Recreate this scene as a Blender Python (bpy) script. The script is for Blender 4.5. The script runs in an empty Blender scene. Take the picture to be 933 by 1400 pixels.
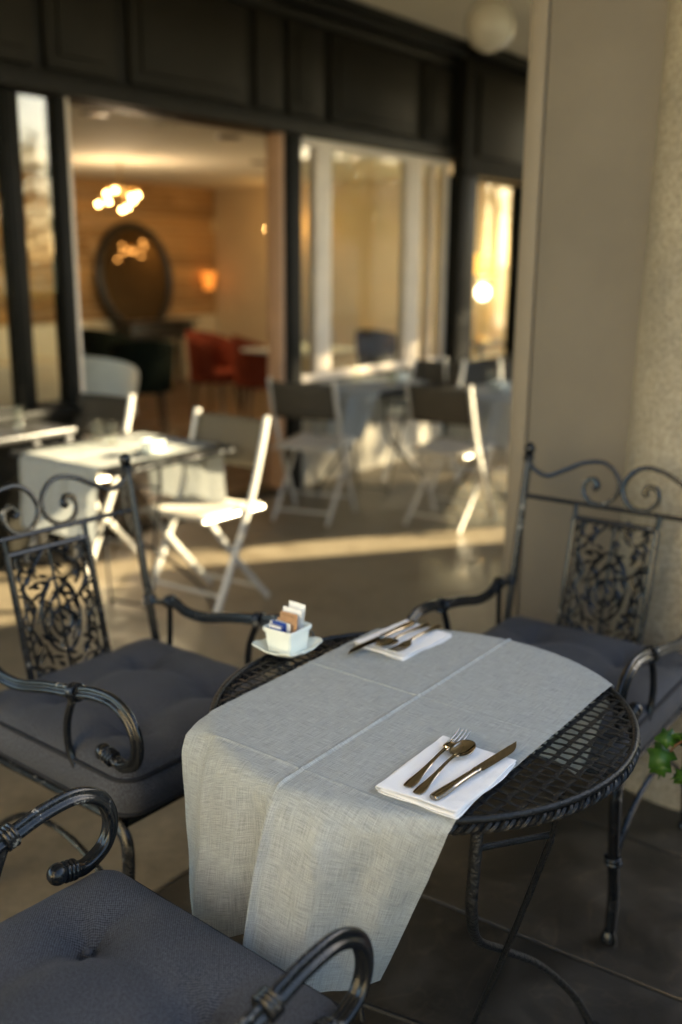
import bpy, bmesh, math, random
from mathutils import Vector, Matrix, noise as mnoise
random.seed(7)
S = bpy.context.scene
COL = S.collection
R = math.radians

# ------------------------------------------------------------------ camera
CAM_H = 1.55
cd = bpy.data.cameras.new("camera"); cam = bpy.data.objects.new("camera", cd); COL.objects.link(cam)
cd.sensor_fit = 'VERTICAL'; cd.sensor_height = 36; cd.lens = 35.0
cd.clip_start = 0.05; cd.clip_end = 2000
cd.dof.use_dof = True; cd.dof.focus_distance = 1.66; cd.dof.aperture_fstop = 1.6
p, r = R(14.2), R(0.5)
fw = Vector((0, math.cos(p), -math.sin(p))); up0 = Vector((0, math.sin(p), math.cos(p))); rt0 = Vector((1, 0, 0))
rt = rt0*math.cos(r)+up0*math.sin(r); up = -rt0*math.sin(r)+up0*math.cos(r)
M = Matrix((rt, up, -fw)).transposed().to_4x4(); M.translation = (0, 0, CAM_H)
cam.matrix_world = M
S.camera = cam

# ------------------------------------------------------------------ light
SUN = Vector((0.955, 0.297, 0.335)).normalized()          # towards the sun
sun_el = math.asin(SUN.z); sun_az = math.atan2(SUN.x, SUN.y)
w = bpy.data.worlds.new("World"); S.world = w; w.use_nodes = True
nt = w.node_tree; bg = nt.nodes["Background"]
sky = nt.nodes.new("ShaderNodeTexSky"); sky.sky_type = 'NISHITA'; sky.sun_disc = False
sky.sun_elevation = sun_el; sky.sun_rotation = sun_az; sky.air_density = 1.0; sky.dust_density = 0.7; sky.ozone_density = 0.9
nt.links.new(sky.outputs[0], bg.inputs[0]); bg.inputs[1].default_value = 0.085
sl = bpy.data.lights.new("sun", 'SUN'); sl.energy = 5.0; sl.angle = R(0.5); sl.color = (1.0, 0.84, 0.54)
so = bpy.data.objects.new("sun", sl); COL.objects.link(so); so.location = SUN*30
so.rotation_euler = SUN.to_track_quat('Z', 'Y').to_euler()
S.view_settings.view_transform = 'Standard'; S.view_settings.look = 'None'
S.view_settings.gamma = 1.0; S.view_settings.exposure = 2.85
S.cycles.max_bounces = 8; S.cycles.transparent_max_bounces = 12
S.cycles.caustics_reflective = False; S.cycles.caustics_refractive = False
S.cycles.sample_clamp_indirect = 6.0
S.cycles.use_denoising = True

# ------------------------------------------------------------------ materials
def mk(name):
    m = bpy.data.materials.new(name); m.use_nodes = True
    return m, m.node_tree, m.node_tree.nodes["Principled BSDF"]
def N(t, typ, **kw):
    n = t.nodes.new(typ)
    for k, v in kw.items(): setattr(n, k, v)
    return n
def ramp(t, src, stops):
    n = t.nodes.new("ShaderNodeValToRGB"); e = n.color_ramp.elements
    while len(e) < len(stops): e.new(0.5)
    for i, (a, c) in enumerate(stops):
        e[i].position = a; e[i].color = (*c, 1) if len(c) == 3 else c
    t.links.new(src, n.inputs[0]); return n
def noise(t, scale, detail=4, rough=.6, vec=None, dist=0):
    n = t.nodes.new("ShaderNodeTexNoise"); n.inputs["Scale"].default_value = scale
    n.inputs["Detail"].default_value = detail; n.inputs["Roughness"].default_value = rough
    n.inputs["Distortion"].default_value = dist
    if vec is not None: t.links.new(vec, n.inputs["Vector"])
    return n
def coords(t, kind="Object", scale=(1, 1, 1), rot=(0, 0, 0)):
    c = t.nodes.new("ShaderNodeTexCoord"); mp = t.nodes.new("ShaderNodeMapping")
    mp.inputs["Scale"].default_value = scale; mp.inputs["Rotation"].default_value = rot
    t.links.new(c.outputs[kind], mp.inputs[0]); return mp.outputs[0]
def bump(t, b, src, strength, dist=.01):
    n = t.nodes.new("ShaderNodeBump"); n.inputs["Strength"].default_value = strength; n.inputs["Distance"].default_value = dist
    t.links.new(src, n.inputs["Height"]); t.links.new(n.outputs[0], b.inputs["Normal"]); return n
def simple(name, c, rough=.6, metal=0.0, var=.25, scale=8, bmp=.0, bscale=60, spec=.5):
    m, t, b = mk(name)
    v = coords(t)
    n = noise(t, scale, 5, .6, v)
    rp = ramp(t, n.outputs[0], [(.25, tuple(x*(1-var) for x in c)), (.75, tuple(min(1, x*(1+var)) for x in c))])
    t.links.new(rp.outputs[0], b.inputs["Base Color"])
    b.inputs["Roughness"].default_value = rough; b.inputs["Metallic"].default_value = metal
    b.inputs["Specular IOR Level"].default_value = spec
    if bmp:
        n2 = noise(t, bscale, 4, .6, v); bump(t, b, n2.outputs[0], bmp)
    return m
def emis(name, c, s):
    m, t, b = mk(name); b.inputs["Base Color"].default_value = (*c, 1)
    b.inputs["Emission Color"].default_value = (*c, 1); b.inputs["Emission Strength"].default_value = s
    return m

def iron_mat():
    m, t, b = mk("wrought_iron")
    v = coords(t)
    n = noise(t, 55, 6, .7, v); n2 = noise(t, 9, 3, .5, v)
    mul = N(t, "ShaderNodeMath", operation='MULTIPLY'); t.links.new(n.outputs[0], mul.inputs[0]); t.links.new(n2.outputs[0], mul.inputs[1])
    rp = ramp(t, mul.outputs[0], [(.27, (.008, .0085, .009)), (.35, (.016, .016, .016)), (.37, (.07, .066, .058)), (.395, (.26, .24, .20))])
    t.links.new(rp.outputs[0], b.inputs["Base Color"])
    rr = ramp(t, n.outputs[0], [(.3, (.10,)*3), (.7, (.26,)*3)]); t.links.new(rr.outputs[0], b.inputs["Roughness"])
    b.inputs["Metallic"].default_value = .0; b.inputs["Specular IOR Level"].default_value = .34
    bump(t, b, n.outputs[0], .25, .002)
    return m
def weave_fabric(name, c1, c2, pitch):
    m, t, b = mk(name)
    k = 2*math.pi/pitch
    tc = N(t, "ShaderNodeTexCoord"); sp = N(t, "ShaderNodeSeparateXYZ"); t.links.new(tc.outputs["UV"], sp.inputs[0])
    def s(o, kk, ph=0):
        a = N(t, "ShaderNodeMath", operation='MULTIPLY_ADD'); t.links.new(o, a.inputs[0]); a.inputs[1].default_value = kk; a.inputs[2].default_value = ph
        q = N(t, "ShaderNodeMath", operation='SINE'); t.links.new(a.outputs[0], q.inputs[0]); return q.outputs[0]
    a = N(t, "ShaderNodeMath", operation='MULTIPLY'); t.links.new(s(sp.outputs[0], k), a.inputs[0]); t.links.new(s(sp.outputs[1], k), a.inputs[1])
    n = noise(t, 260, 3, .6, tc.outputs["UV"])
    ad = N(t, "ShaderNodeMath", operation='MULTIPLY_ADD'); t.links.new(a.outputs[0], ad.inputs[0]); ad.inputs[1].default_value = .33; t.links.new(n.outputs[0], ad.inputs[2])
    rp = ramp(t, ad.outputs[0], [(.15, c1), (.85, c2)])
    n3 = noise(t, 5, 4, .6, tc.outputs["UV"]); r3 = ramp(t, n3.outputs[0], [(.3, (.8, .8, .8)), (.7, (1.1, 1.08, 1.05))])
    mx = N(t, "ShaderNodeMix", data_type='RGBA', blend_type='MULTIPLY'); mx.inputs[0].default_value = 1
    t.links.new(rp.outputs[0], mx.inputs[6]); t.links.new(r3.outputs[0], mx.inputs[7])
    t.links.new(mx.outputs[2], b.inputs["Base Color"])
    b.inputs["Roughness"].default_value = .9; b.inputs["Specular IOR Level"].default_value = .2
    b.inputs["Sheen Weight"].default_value = .04; b.inputs["Sheen Roughness"].default_value = .5
    bump(t, b, ad.outputs[0], .35, .0015)
    return m
def linen(name, c, translucent=.2, warp=.42):
    m, t, b = mk(name)
    tc = N(t, "ShaderNodeTexCoord")
    def st(sx, sy, sc, det=3):
        mp = N(t, "ShaderNodeMapping"); mp.inputs["Scale"].default_value = (sx, sy, 1); t.links.new(tc.outputs["UV"], mp.inputs[0])
        return noise(t, sc, det, .65, mp.outputs[0]).outputs[0]
    a = st(24, 900, 1); bb = st(900, 30, 1)
    ad = N(t, "ShaderNodeMath", operation='ADD'); t.links.new(a, ad.inputs[0]); t.links.new(bb, ad.inputs[1])
    fine = st(700, 700, 1, 1)
    ad2 = N(t, "ShaderNodeMath", operation='MULTIPLY_ADD'); t.links.new(fine, ad2.inputs[0]); ad2.inputs[1].default_value = .5; t.links.new(ad.outputs[0], ad2.inputs[2])
    rp = ramp(t, ad2.outputs[0], [(.0, c), (1, c)])
    lo = tuple(x*(1-warp) for x in c); hi = tuple(min(.9, x*(1+warp)) for x in c)
    mr = N(t, "ShaderNodeMapRange"); mr.inputs[1].default_value = .85; mr.inputs[2].default_value = 1.65; t.links.new(ad2.outputs[0], mr.inputs[0])
    rp = ramp(t, mr.outputs[0], [(.1, lo), (.55, c), (.95, hi)])
    t.links.new(rp.outputs[0], b.inputs["Base Color"])
    b.inputs["Roughness"].default_value = .85; b.inputs["Specular IOR Level"].default_value = .5
    wr = noise(t, 9, 4, .55, tc.outputs["UV"], .6)
    b1 = bump(t, b, ad2.outputs[0], .4, .0012)
    b2 = N(t, "ShaderNodeBump"); b2.inputs["Strength"].default_value = .35; b2.inputs["Distance"].default_value = .02
    t.links.new(wr.outputs[0], b2.inputs["Height"]); t.links.new(b2.outputs[0], b1.inputs["Normal"])
    if translucent:
        tr = N(t, "ShaderNodeBsdfTranslucent"); t.links.new(rp.outputs[0], tr.inputs[0]); t.links.new(b1.outputs[0], tr.inputs[1])
        ms = N(t, "ShaderNodeMixShader"); ms.inputs[0].default_value = translucent
        t.links.new(b.outputs[0], ms.inputs[1]); t.links.new(tr.outputs[0], ms.inputs[2])
        t.links.new(ms.outputs[0], t.nodes["Material Output"].inputs[0])
    return m
def glass_pane(name, tint=(.93, .95, .9), ior=1.6):
    m, t, b = mk(name); t.nodes.remove(b)
    f = N(t, "ShaderNodeLayerWeight"); f.inputs[0].default_value = .5
    pw = N(t, "ShaderNodeMath", operation='POWER'); pw.inputs[1].default_value = 5; t.links.new(f.outputs["Facing"], pw.inputs[0])
    r0 = ((ior-1)/(ior+1))**2
    mu = N(t, "ShaderNodeMath", operation='MULTIPLY_ADD'); mu.inputs[1].default_value = 1-r0; mu.inputs[2].default_value = r0; mu.use_clamp = True; t.links.new(pw.outputs[0], mu.inputs[0])
    tr = N(t, "ShaderNodeBsdfTransparent"); tr.inputs[0].default_value = (*tint, 1)
    g = N(t, "ShaderNodeBsdfGlossy"); g.inputs["Roughness"].default_value = .01; g.inputs[0].default_value = (1, 1, 1, 1)
    ms = N(t, "ShaderNodeMixShader"); t.links.new(mu.outputs[0], ms.inputs[0]); t.links.new(tr.outputs[0], ms.inputs[1]); t.links.new(g.outputs[0], ms.inputs[2])
    t.links.new(ms.outputs[0], t.nodes["Material Output"].inputs[0])
    return m
def slab_mat():
    m, t, b = mk("slate_paving")
    v = coords(t, "Object"); oi = N(t, "ShaderNodeObjectInfo")
    ad = N(t, "ShaderNodeVectorMath", operation='ADD'); t.links.new(v, ad.inputs[0])
    cb = N(t, "ShaderNodeCombineXYZ"); ml = N(t, "ShaderNodeMath", operation='MULTIPLY'); ml.inputs[1].default_value = 40; t.links.new(oi.outputs["Random"], ml.inputs[0])
    t.links.new(ml.outputs[0], cb.inputs[0]); t.links.new(cb.outputs[0], ad.inputs[1])
    n = noise(t, 4.5, 7, .65, ad.outputs[0], .5)
    rp = ramp(t, n.outputs[0], [(.28, (.012, .0105, .008)), (.5, (.030, .025, .018)), (.70, (.062, .051, .036)), (.8, (.11, .09, .062))])
    vn = noise(t, 2.6, 3, .55, ad.outputs[0], 1.6)
    vr = ramp(t, vn.outputs[0], [(.485, (1, 1, 1)), (.498, (2.1, 1.95, 1.7)), (.511, (1, 1, 1))])
    mv = N(t, "ShaderNodeMix", data_type='RGBA', blend_type='MULTIPLY'); mv.inputs[0].default_value = .7
    t.links.new(rp.outputs[0], mv.inputs[6]); t.links.new(vr.outputs[0], mv.inputs[7]); rp = type("o", (), {"outputs": [mv.outputs[2]]})
    rv = ramp(t, oi.outputs["Random"], [(0, (.75, .76, .78)), (1, (1.2, 1.15, 1.08))])
    mx = N(t, "ShaderNodeMix", data_type='RGBA', blend_type='MULTIPLY'); mx.inputs[0].default_value = 1
    t.links.new(rp.outputs[0], mx.inputs[6]); t.links.new(rv.outputs[0], mx.inputs[7]); t.links.new(mx.outputs[2], b.inputs["Base Color"])
    rr = ramp(t, n.outputs[0], [(.3, (.30,)*3), (.7, (.52,)*3)]); t.links.new(rr.outputs[0], b.inputs["Roughness"])
    n2 = noise(t, 22, 6, .7, ad.outputs[0]); bump(t, b, n2.outputs[0], .35, .006)
    return m
def walk_mat():
    m, t, b = mk("brown_screed")
    v = coords(t, "Object")
    n = noise(t, 1.3, 6, .6, v, .8); n2 = noise(t, 26, 6, .7, v); n3 = noise(t, 5.5, 5, .65, v, .3)
    rp = ramp(t, n.outputs[0], [(.3, (.155, .124, .080)), (.7, (.225, .184, .122))])
    r2 = ramp(t, n2.outputs[0], [(.3, (.78, .78, .78)), (.62, (1.08, 1.08, 1.08))]); r3 = ramp(t, n3.outputs[0], [(.32, (.72, .70, .68)), (.5, (1, 1, 1))])
    src = rp.outputs[0]
    for q in (r2, r3):
        mx = N(t, "ShaderNodeMix", data_type='RGBA', blend_type='MULTIPLY'); mx.inputs[0].default_value = 1
        t.links.new(src, mx.inputs[6]); t.links.new(q.outputs[0], mx.inputs[7]); src = mx.outputs[2]
    t.links.new(src, b.inputs["Base Color"])
    rr = ramp(t, n3.outputs[0], [(.3, (.34,)*3), (.7, (.56,)*3)]); t.links.new(rr.outputs[0], b.inputs["Roughness"])
    bump(t, b, n2.outputs[0], .2, .004)
    return m
def plank_mat(name, c1, c2, rough=.5, ax=0):
    m, t, b = mk(name)
    sc = [30, 30, 30]; sc[ax] = 1.5
    v = coords(t, "Object", tuple(sc)); oi = N(t, "ShaderNodeObjectInfo")
    n = noise(t, 1, 5, .6, v, .4)
    rp = ramp(t, n.outputs[0], [(.3, c1), (.7, c2)])
    rv = ramp(t, oi.outputs["Random"], [(0, (.72, .7, .68)), (1, (1.2, 1.2, 1.2))])
    mx = N(t, "ShaderNodeMix", data_type='RGBA', blend_type='MULTIPLY'); mx.inputs[0].default_value = 1
    t.links.new(rp.outputs[0], mx.inputs[6]); t.links.new(rv.outputs[0], mx.inputs[7]); t.links.new(mx.outputs[2], b.inputs["Base Color"])
    b.inputs["Roughness"].default_value = rough
    return m
def concrete_mat():
    m, t, b = mk("pebbled_concrete")
    v = coords(t)
    n = noise(t, 75, 6, .7, v); n1 = noise(t, 3.5, 4, .6, v)
    vo = N(t, "ShaderNodeTexVoronoi"); vo.inputs["Scale"].default_value = 70; t.links.new(v, vo.inputs[0])
    rp = ramp(t, n.outputs[0], [(.3, (.20, .178, .14)), (.5, (.33, .30, .24)), (.72, (.46, .42, .345))])
    rv = ramp(t, n1.outputs[0], [(.3, (.75, .75, .75)), (.7, (1.1, 1.08, 1.02))])
    mx = N(t, "ShaderNodeMix", data_type='RGBA', blend_type='MULTIPLY'); mx.inputs[0].default_value = 1
    t.links.new(rp.outputs[0], mx.inputs[6]); t.links.new(rv.outputs[0], mx.inputs[7]); t.links.new(mx.outputs[2], b.inputs["Base Color"])
    b.inputs["Roughness"].default_value = .9
    b1 = bump(t, b, vo.outputs["Distance"], .5, .006)
    b2 = N(t, "ShaderNodeBump"); b2.inputs["Strength"].default_value = .6; b2.inputs["Distance"].default_value = .01
    t.links.new(n.outputs[0], b2.inputs["Height"]); t.links.new(b2.outputs[0], b1.inputs["Normal"])
    return m
def leaf_mat(name, c1, c2):
    m, t, b = mk(name)
    v = coords(t); n = noise(t, 30, 3, .6, v); oi = N(t, "ShaderNodeObjectInfo")
    rp = ramp(t, n.outputs[0], [(.3, c1), (.7, c2)]); t.links.new(rp.outputs[0], b.inputs["Base Color"])
    b.inputs["Roughness"].default_value = .4
    tr = N(t, "ShaderNodeBsdfTranslucent"); t.links.new(rp.outputs[0], tr.inputs[0])
    ms = N(t, "ShaderNodeMixShader"); ms.inputs[0].default_value = .3
    t.links.new(b.outputs[0], ms.inputs[1]); t.links.new(tr.outputs[0], ms.inputs[2]); t.links.new(ms.outputs[0], t.nodes["Material Output"].inputs[0])
    return m

MT = dict(
    iron=iron_mat(),
    tableiron=simple("black_enamel", (.010, .0105, .011), .3, .0, .3, 40, .3, 150, .22),
    hammered=simple("hammered_iron", (.012, .013, .014), .38, .0, .5, 60, .8, 90, .35),
    cushion=weave_fabric("charcoal_weave", (.010, .0105, .0125), (.086, .091, .105), .0046),
    piping=simple("piping_cloth", (.016, .0165, .019), .9, 0, .25, 60, .2, 300, .2),
    linen=linen("grey_linen", (.375, .388, .368), .2),
    napkin=linen("white_cotton", (.80, .79, .78), .1, .05),
    steel=simple("polished_cutlery", (.33, .29, .235), .13, 1.0, .08, 15, .03, 30),
    ceramic=simple("glazed_ceramic", (.74, .77, .70), .12, 0, .03, 6, 0, 1, .6),
    blue=simple("blue_paper", (.012, .05, .28), .5, 0, .1, 30),
    white=simple("white_paper", (.75, .75, .72), .6, 0, .06, 40),
    kraft=simple("kraft_paper", (.42, .24, .12), .75, 0, .2, 60),
    orange=simple("orange_print", (.75, .2, .04), .6, 0, .1, 30),
    brown=simple("brown_print", (.16, .08, .035), .7, 0, .2, 60),
    walk=walk_mat(), slab=slab_mat(), grout=simple("grey_mortar", (.10, .082, .055), .9, 0, .5, 9, .4, 60),
    dark=simple("dark_bronze_paint", (.008, .0075, .0058), .5, 0, .2, 5, .1, 30, .1),
    dark2=simple("dark_panel_paint", (.012, .0108, .008), .55, 0, .2, 4, .1, 25, .1),
    cream=simple("cream_painted_timber", (.74, .62, .49), .5, 0, .1, 6, .05, 40),
    jamb=simple("pinkish_timber", (.5, .3, .18), .5, 0, .15, 5, .05, 40),
    pier=simple("taupe_render", (.15, .130, .100), .75, 0, .16, 1.7, .25, 130),
    trim=simple("taupe_trim", (.19, .155, .108), .6, 0, .07, 3, .1, 130),
    concrete=concrete_mat(),
    soffit=simple("cream_soffit", (.84, .80, .68), .8, 0, .06, 2, .05, 60),
    ceil=simple("interior_ceiling_paint", (.72, .67, .55), .8, 0, .05, 2),
    plaster=simple("ochre_plaster", (.72, .59, .38), .8, 0, .08, 2, .1, 40),
    dado=simple("pale_dado", (.52, .44, .29), .7, 0, .1, 3),
    plank=plank_mat("wall_timber", (.30, .16, .055), (.48, .28, .11)),
    board=plank_mat("floor_boards", (.05, .03, .016), (.11, .065, .035), .35),
    glass=glass_pane("window_glass"),
    mirror=simple("dark_mirror_glass", (.10, .078, .055), .04, 1.0, .02, 3),
    black=simple("black_lacquer", (.012, .011, .01), .35, 0, .2, 8),
    alu=simple("pale_metal_frame", (.52, .50, .45), .38, .35, .1, 20, .05, 80),
    mesh_dark=simple("dark_sling_mesh", (.042, .035, .024), .7, 0, .2, 80, .3, 400),
    mesh_lit=simple("lit_sling_mesh", (.13, .105, .068), .75, 0, .12, 80, .3, 400), mesh_pale=simple("pale_sling_mesh", (.5, .46, .38), .75, 0, .1, 80, .3, 400),  # first mesh is the dark sling painted paler, for a back that catches light
    red=simple("rust_red_velvet", (.20, .034, .012), .85, 0, .2, 12, 0, 60, .15),
    green=simple("bottle_green_velvet", (.010, .013, .008), .9, 0, .3, 12, 0, 60, .1),
    umber=simple("umber_velvet", (.05, .032, .016), .95, 0, .2, 12, 0, 60, .05), ivory=simple("ivory_upholstery", (.72, .68, .56), .8, 0, .08, 12),
    bulb=emis("warm_bulb", (1.0, .52, .15), 10), lamp=emis("orange_lamp", (1.0, .30, .04), .16),
    downlight=emis("downlight_glow", (1.0, .72, .42), .22),
    amber=emis("amber_shade", (1.0, .48, .10), .5), glow=emis("glowing_globe", (1.0, .86, .58), 2.2),
    brass=simple("brass", (.6, .42, .18), .3, 1.0, .1, 10),
    globe=simple("opal_glass", (.50, .47, .40), .25, 0, .03, 3),
    clear=glass_pane("tumbler_glass", (.96, .97, .95), 1.5),
    leaf=leaf_mat("ivy_leaf", (.025, .08, .008), (.07, .18, .02)),
    tleaf=leaf_mat("tree_leaf", (.035, .075, .015), (.09, .15, .035)),
    stem=simple("plant_stem", (.16, .08, .04), .8), terracotta=simple("clay_pot", (.16, .08, .05), .85, 0, .2, 10, .3, 80),
    bark=simple("tree_bark", (.12, .09, .06), .9, 0, .3, 12, .6, 30),
    grass=simple("lawn_grass", (.07, .12, .025), .9, 0, .35, 3, .6, 60),
    stone=simple("pale_stone_paving", (.24, .22, .19), .85, 0, .12, 1.5, .2, 40),
    cream_stucco=simple("cream_stucco", (.66, .58, .44), .85, 0, .08, 1.2, .2, 40), stucco=simple("pale_stucco", (.55, .5, .4), .85, 0, .08, 1.2, .2, 40), slate=simple("roof_slate", (.1, .09, .085), .7, 0, .25, 4, .3, 30),
    winglass=simple("dark_window", (.02, .025, .03), .08, 0, .1, 2),
)

# ------------------------------------------------------------------ mesh helpers
class MB:
    def __init__(s): s.v = []; s.f = []; s.uv = None
    def add(s, v, f):
        o = len(s.v); s.v += [tuple(x) for x in v]; s.f += [tuple(i+o for i in q) for q in f]
    def box(s, c, d, rot=None, bev=0.0):
        hx, hy, hz = d[0]/2, d[1]/2, d[2]/2
        c = Vector(c); m = rot or Matrix.Identity(3)
        if bev <= 0:
            P = [(x, y, z) for x in (-hx, hx) for y in (-hy, hy) for z in (-hz, hz)]
            s.add([c+m @ Vector(q) for q in P], [(0, 1, 3, 2), (4, 6, 7, 5), (0, 4, 5, 1), (2, 3, 7, 6), (0, 2, 6, 4), (1, 5, 7, 3)])
            return s
        b = min(bev, hx*.9, hy*.9, hz*.9)
        bm = bmesh.new(); bmesh.ops.create_cube(bm, size=1)
        for q in bm.verts: q.co = Vector((q.co.x*d[0], q.co.y*d[1], q.co.z*d[2]))
        bmesh.ops.bevel(bm, geom=bm.edges[:], offset=b, segments=2, affect='EDGES', profile=.5)
        bm.verts.index_update()
        s.add([c+m @ q.co for q in bm.verts], [[q.index for q in f.verts] for f in bm.faces]); bm.free()
        return s
    def span(s, a, b, bev=0.0):
        a, b = Vector(a), Vector(b)
        return s.box((a+b)/2, tuple(abs(x) for x in (b-a)), None, bev)
    def tube(s, pts, rad, n=10, caps=True, closed=False, lobes=0, lamp=.18, flat=1.0, upv=None):
        pts = [Vector(q) for q in pts]; m = len(pts)
        if not hasattr(rad, '__len__'): rad = [rad]*m
        T = []
        for i in range(m):
            a = pts[(i-1) % m] if (closed or i > 0) else pts[i]; b = pts[(i+1) % m] if (closed or i < m-1) else pts[i]
            T.append((b-a).normalized())
        ref = Vector(upv) if upv else (Vector((0, 0, 1)) if abs(T[0].z) < .9 else Vector((1, 0, 0)))
        nn = (ref-T[0]*ref.dot(T[0])).normalized(); V = []
        for i in range(m):
            if upv: nn = (Vector(upv)-T[i]*Vector(upv).dot(T[i])).normalized()
            else: nn = (nn-T[i]*nn.dot(T[i])).normalized()
            bb = T[i].cross(nn)
            for k in range(n):
                a = 2*math.pi*k/n; rr = rad[i]*(1+(lamp*math.cos(lobes*a) if lobes else 0))
                V.append(pts[i]+nn*(math.cos(a)*rr*flat)+bb*(math.sin(a)*rr))
        F = []
        for i in range(m if closed else m-1):
            j = (i+1) % m
            for k in range(n):
                l = (k+1) % n; F.append((i*n+k, i*n+l, j*n+l, j*n+k))
        if caps and not closed:
            F.append(tuple(range(n-1, -1, -1))); F.append(tuple((m-1)*n+k for k in range(n)))
        s.add(V, F); return s
    def lathe(s, prof, c=(0, 0, 0), n=24, axis=None):
        c = Vector(c); q = Vector((0, 0, 1)).rotation_difference(Vector(axis).normalized()).to_matrix() if axis else Matrix.Identity(3)
        V = []; F = []
        for (rr, z) in prof:
            for k in range(n):
                a = 2*math.pi*k/n; V.append(c+q @ Vector((rr*math.cos(a), rr*math.sin(a), z)))
        for i in range(len(prof)-1):
            for k in range(n):
                l = (k+1) % n; F.append((i*n+k, i*n+l, (i+1)*n+l, (i+1)*n+k))
        if prof[0][0] > 1e-4: F.append(tuple(range(n-1, -1, -1)))
        if prof[-1][0] > 1e-4: F.append(tuple((len(prof)-1)*n+k for k in range(n)))
        s.add(V, F); return s
    def ball(s, c, r_, n=14, sq=(1, 1, 1)):
        m = max(6, n//2); V = [Vector((0, 0, -1))]; F = []
        for i in range(1, m):
            a = math.pi*i/m-math.pi/2
            for k in range(n):
                b = 2*math.pi*k/n; V.append(Vector((math.cos(a)*math.cos(b), math.cos(a)*math.sin(b), math.sin(a))))
        V.append(Vector((0, 0, 1))); c = Vector(c)
        for k in range(n):
            l = (k+1) % n; F.append((0, 1+l, 1+k))
            for i in range(m-2): F.append((1+i*n+k, 1+i*n+l, 1+(i+1)*n+l, 1+(i+1)*n+k))
            F.append((1+(m-2)*n+k, 1+(m-2)*n+l, len(V)-1))
        s.add([c+Vector((q.x*r_*sq[0], q.y*r_*sq[1], q.z*r_*sq[2])) for q in V], F); return s
    def torus(s, c, R_, r_, axis=(0, 0, 1), n=28, k=8):
        q = Vector((0, 0, 1)).rotation_difference(Vector(axis).normalized()).to_matrix(); c = Vector(c)
        return s.tube([c+q @ Vector((R_*math.cos(2*math.pi*i/n), R_*math.sin(2*math.pi*i/n), 0)) for i in range(n)], r_, k, closed=True)
    def grid(s, P, closed_u=False):
        nu, nv = len(P), len(P[0]); V = [q for row in P for q in row]; F = []
        for i in range(nu if closed_u else nu-1):
            for j in range(nv-1):
                ii = (i+1) % nu; F.append((i*nv+j, ii*nv+j, ii*nv+j+1, i*nv+j+1))
        s.add(V, F); return s
    def build(s, name, mat, parent=None, smooth=True, loc=None, uv=None, thick=0, subsurf=0, label=None, recalc=True):
        me = bpy.data.meshes.new(name); me.from_pydata(s.v, [], s.f)
        if recalc:
            bm = bmesh.new(); bm.from_mesh(me); bmesh.ops.recalc_face_normals(bm, faces=bm.faces); bm.to_mesh(me); bm.free()
        me.materials.append(MT[mat])
        if smooth:
            me.polygons.foreach_set("use_smooth", [True]*len(me.polygons))
            try: me.set_sharp_from_angle(angle=R(42))
            except Exception: pass
        if uv:
            ul = me.uv_layers.new(name="UVMap")
            for l in me.loops: ul.data[l.index].uv = uv[l.vertex_index]
        o = bpy.data.objects.new(name, me); COL.objects.link(o)
        if parent: o.parent = parent
        if loc is not None: o.location = loc
        if thick:
            md = o.modifiers.new("thick", 'SOLIDIFY'); md.thickness = thick; md.offset = 0
        if subsurf:
            md = o.modifiers.new("sub", 'SUBSURF'); md.boundary_smooth = 'PRESERVE_CORNERS'; md.levels = subsurf; md.render_levels = subsurf
        if label: o["label"] = label
        return o
def cr(pts, per=8, closed=False):
    P = [Vector(q) for q in pts]; n = len(P); out = []
    for i in range(n if closed else n-1):
        if closed: a, b, c, d = P[(i-1) % n], P[i], P[(i+1) % n], P[(i+2) % n]
        else: a, b, c, d = P[max(i-1, 0)], P[i], P[i+1], P[min(i+2, n-1)]
        for k in range(per):
            t = k/per
            out.append(.5*((2*b)+(c-a)*t+(2*a-5*b+4*c-d)*t*t+(3*b-a-3*c+d)*t**3))
    if not closed: out.append(P[-1])
    return out
def interp(tab, x):
    if x <= tab[0][0]: return tab[0][1:]
    for a, b in zip(tab, tab[1:]):
        if x <= b[0]:
            t = (x-a[0])/(b[0]-a[0]); t = t*t*(3-2*t)*.4+t*.6
            return tuple(p_+(q_-p_)*t for p_, q_ in zip(a[1:], b[1:]))
    return tab[-1][1:]
def tag(o, label=None, cat=None, group=None, kind=None):
    if label: o["label"] = label
    if cat: o["category"] = cat
    if group: o["group"] = group
    if kind: o["kind"] = kind
    return o
def thing(name, label, cat, loc=(0, 0, 0), rz=0, group=None):
    o = bpy.data.objects.new(name, None); COL.objects.link(o); o.empty_display_size = .1
    o.location = loc; o.rotation_euler = (0, 0, rz)
    return tag(o, label, cat, group)
def copy_tree(o, parent=None):
    c = o.copy(); COL.objects.link(c)
    if parent: c.parent = parent; c.matrix_parent_inverse = o.matrix_parent_inverse
    for ch in list(o.children): copy_tree(ch, c)
    return c
def dup(root, loc, rz, label, group=None):
    c = copy_tree(root); c.location = loc; c.rotation_euler = (0, 0, rz); c["label"] = label
    if group: c["group"] = group
    return c

# site frame: u runs along the restaurant front, away from the camera to the right
AZ = R(53.5)
U = Vector((math.cos(AZ), math.sin(AZ), 0)); INW = Vector((-math.sin(AZ), math.cos(AZ), 0))   # INW: into the building
FO = Vector((-.349, 6.734, 0))                                                             # foot of the doorway's right post
def site(s_, d_, z=0.0): return FO+U*s_+INW*d_+Vector((0, 0, z))

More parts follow.
